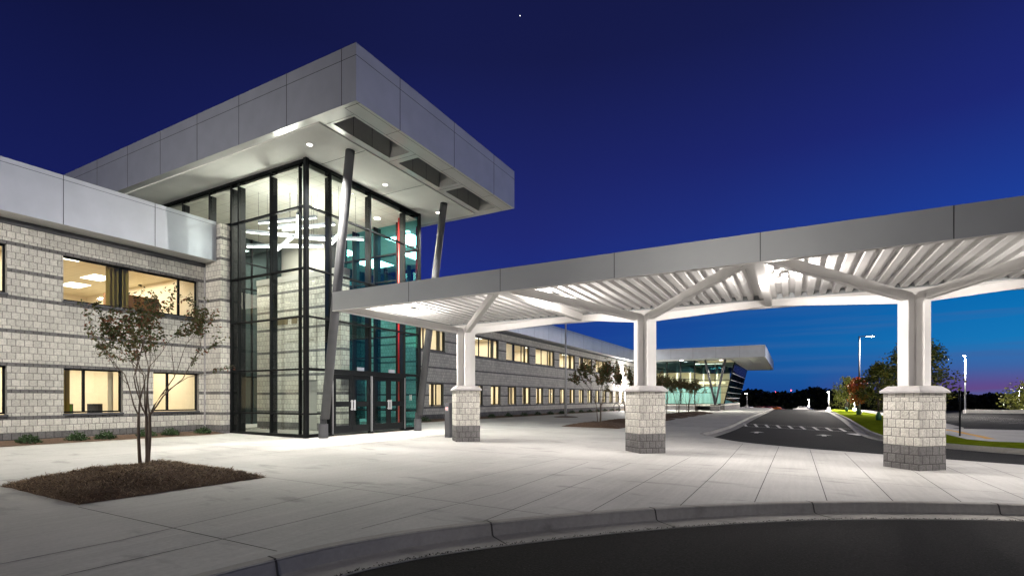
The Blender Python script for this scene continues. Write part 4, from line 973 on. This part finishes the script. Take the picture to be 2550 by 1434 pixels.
for x in K:
    t_ = (x - 1275) / 1277; Z = 200; pts_.append(((CA + SA * t_) * Z, (SA - CA * t_) * Z, EYE + (992 - yt(x) - 3) / 1277 * Z))
for a, b in zip(pts_, pts_[1:]):
    A2 = (a[0] * 1.6, a[1] * 1.6, a[2]); B2 = (b[0] * 1.6, b[1] * 1.6, b[2])
    hb.face([(a[0] * .97, a[1] * .97, -3), (b[0] * .97, b[1] * .97, -3), b, a]); hb.face([a, b, B2, A2])
tag(hb.build('wooded_hill', 'soil'), kind='structure')
# radio masts with red beacons
for x, y, Z, lb in ((1932, 976, 900, 'left distant red lit mast above the trees'), (1970, 972, 800, 'right distant red lit mast above the trees')):
    t_ = (x - 1275) / 1277; u, v = (CA + SA * t_) * Z, (SA - CA * t_) * Z; h = EYE + (992 - y) / 1277 * Z
    t = thing('radio_mast', (u, v, 0), lb, 'mast', 'distant radio masts'); m = MB(); m.tube([(u, v, -5), (u, v, h)], .3, 6); m.build('mast', 'seam', t)
    m = MB()
    for zz in (h, h * .55): m.tube([(u, v, zz - .7), (u, v, zz), (u, v, zz + .7)], [.3, .9, .3], 8)
    m.build('beacon', 'redglow', t)

# ================================================================ small things
u, v = 38.16, 15.9; t = thing('flagpole', (u, v, gz(u, v)), 'slender silver flagpole in a small dark bed before the right wing', 'flagpole')
m = MB(); m.tube([(u, v, gz(u, v)), (u, v, 8.5)], [.10, .06], 12); m.build('pole', 'steel', t, smooth=True)
m = MB(); m.tube([(u, v, 8.5), (u, v, 8.56), (u, v, 8.64), (u, v, 8.7)], [.02, .09, .09, .02], 10); m.build('finial', 'steel', t)
m = MB(); m.tube([(u, v, gz(u, v) + .005), (u, v, gz(u, v) + .04), (u, v, gz(u, v) + .08)], [1.0, .9, .2], 14); tag(m.build('flagpole_bed', 'mulch'), 'small round mulch patch around the flagpole foot', 'mulch bed')
u, v = 15.75, 11.3; g0 = gz(u, v)
t = thing('door_opener_post', (u, v, g0), 'slim charcoal post with a push button beside the pier nearest the doors', 'bollard')
m = MB(); m.box(u - .1, u + .1, v - .1, v + .1, g0, g0 + 1.30); m.build('post', 'charcoal', t, bevel=.01); m = MB(); m.box(u - .112, u - .1, v - .06, v + .06, g0 + 1.0, g0 + 1.14); m.build('push_plate', 'steel', t)
m = MB(); m.box(u - .116, u - .112, v - .02, v + .02, g0 + 1.08, g0 + 1.11); m.build('indicator_light', 'redglow', t)
t = thing('wall_light', (69.4, 20.3, 3.5), 'bright white wall light near the far end of the right wing', 'light')
m = MB(); m.box(69.25, 69.55, 20.2, 20.395, 3.4, 3.65); m.build('housing', 'charcoal', t); m = MB(); m.box(69.27, 69.53, 20.12, 20.199, 3.42, 3.62); m.build('lens', 'lotglow', t)
lamp('POINT', 'wall_light_beam', (69.4, 19.7, 3.5), 4000, (1, .96, .9), .12, parent=t)
for k, (x, lb) in enumerate(((1535, 'left hoop of the bike racks by the wall'), (1549, 'right hoop of the bike racks by the wall'))):
    u = ux(x, 18.2); v = 18.2; g0 = gz(u, v); m = MB(); m.tube([(u, v - .3, g0), (u, v - .3, g0 + .7), (u, v - .2, g0 + .88), (u, v, g0 + .95), (u, v + .2, g0 + .88), (u, v + .3, g0 + .7), (u, v + .3, g0)], .04, 8)
    tag(m.build('bike_rack', 'charcoal', smooth=True), lb, 'bike rack', 'bike rack hoops')
u, v = 30.5, -6.78; g0 = gz(u, v); t = thing('sign_post', (u, v, g0), 'thin dark sign post on the grass strip right of the nearest pier', 'sign')
m = MB(); m.tube([(u, v, g0), (u, v, g0 + 2.1)], .035, 8); m.build('post', 'black', t); m = MB(); m.beam((u + .05, v, g0 + 1.7), (u + .05, v, g0 + 2.1), .30, .01, up=(0, 1, 0)); m.build('sign_plate', 'darktrim', t)
def car(u, v, rz, matn, label):
    g0 = -2.05; t = thing('parked_car', (u, v, g0), label, 'car', 'cars parked beyond the road head'); t.rotation_euler = (0, 0, rz); m = MB()
    prof = [(-2.1, .35), (-2.15, .75), (-1.5, .92), (-.9, 1.38), (.7, 1.40), (1.35, .98), (2.1, .85), (2.2, .4)]
    for s in (-.85, .85): m.face([(x, s * (.86 if z_ > 1.1 else 1), z_) for x, z_ in (prof if s < 0 else prof[::-1])])
    for (a, b), (c, d) in zip(prof, prof[1:] + prof[:1]): m.face([(a, -.85 * (.86 if b > 1.1 else 1), b), (a, .85 * (.86 if b > 1.1 else 1), b), (c, .85 * (.86 if d > 1.1 else 1), d), (c, -.85 * (.86 if d > 1.1 else 1), d)])
    m.build('body', matn, t, loc=(0, 0, 0))
    w_ = MB(); w_.beam((-.85, 0, 1.18), (.75, 0, 1.18), 1.62, .26); w_.build('windows', 'black', t, loc=(0, 0, 0))
    for x in (-1.35, 1.35):
        for s in (-.8, .8): q = MB(); q.tube([(x, s - .1, .32), (x, s + .1, .32)], .32, 14); q.build('wheel', 'rubber', t, loc=(0, 0, 0))
    return t
cl0 = ['white car closest to the far wing beyond the kerb', 'orange red car next to the white one beyond the road head', 'second reddish car beyond the road head', 'orange car right of the reddish pair', 'pale car at the right end of the distant row']
for k, (x, mt) in enumerate(((1862, 'car_w'), (1890, 'car_o'), (1908, 'car_r'), (1930, 'car_o'), (2000, 'car_w'))):
    t_ = (x - 1275) / 1277; Z = 128; car((CA + SA * t_) * Z, (SA - CA * t_) * Z, R(70), mt, cl0[k])
# office furniture seen through the lower left window
def office_chair(u, v, col, label, rz):
    t = thing('office_chair', (u, v, .05), label, 'chair', 'office chairs behind the lower left windows'); t.rotation_euler = (0, 0, rz)
    m = MB(); m.box(-.24, .24, -.24, .24, .44, .50); m.build('seat', 'seam', t, loc=(0, 0, 0), bevel=.02)
    m = MB(); m.box(-.2, .2, .23, .25, .62, 1.08); m.build('backrest', col, t, loc=(0, 0, 0), bevel=.01)
    m = MB()
    for a in ((-.22, -.2), (.2, .22)): m.box(a[0], a[1], .225, .26, .5, 1.1)
    m.box(-.2, .2, .225, .26, 1.08, 1.1); m.tube([(0, 0, .44), (0, 0, .1)], .03, 8)
    for q in range(5): a = q * 1.256; m.beam((0, 0, .1), (.28 * math.cos(a), .28 * math.sin(a), .05), .04, .03)
    m.build('frame', 'seam', t, loc=(0, 0, 0))
office_chair(8.1, 21.9, 'greenmesh', 'green mesh office chair beside the mustard curtain in the lower window', R(160)); office_chair(8.75, 21.6, 'seam', 'black office chair in the lower window beside the mullion', R(180))
u, v = 8.9, 22.6; t = thing('desk', (u, v, .05), 'plain desk inside the lower left window behind the chairs', 'desk'); m = MB(); m.box(u - .9, u + .6, v - .35, v + .35, .74, .77); m.build('desktop', 'lobby_wall', t)
for a in (-.85, .55):
    for b in (-.3, .3): m = MB(); m.box(u + a - .02, u + a + .02, v + b - .02, v + b + .02, .05, .74); m.build('leg', 'darktrim', t)
u, v = 10.2, 21.9; t = thing('cabinet', (u, v, 3.7), 'orange brown cabinet inside the wide upper left window', 'cabinet'); m = MB(); m.box(9.35, 11.0, 21.7, 22.2, 3.72, 5.2); m.build('carcass', 'wood', t); m = MB()
m.box(9.4, 10.16, 21.68, 21.698, 3.8, 5.15); m.box(10.2, 10.95, 21.68, 21.698, 3.8, 5.15); m.build('door_panel', 'wood', t)
t_ = (1295 - 1275) / 1277; Z = 1500; c_ = ((CA + SA * t_) * Z, (SA - CA * t_) * Z, EYE + (992 - 40) / 1277 * Z); m = MB(); m.tube([(c_[0], c_[1], c_[2] - 1.2), c_, (c_[0], c_[1], c_[2] + 1.2)], [.5, 1.4, .5], 8)
tag(m.build('bright_star', 'starglow'), 'single bright star high above the canopy', 'star')
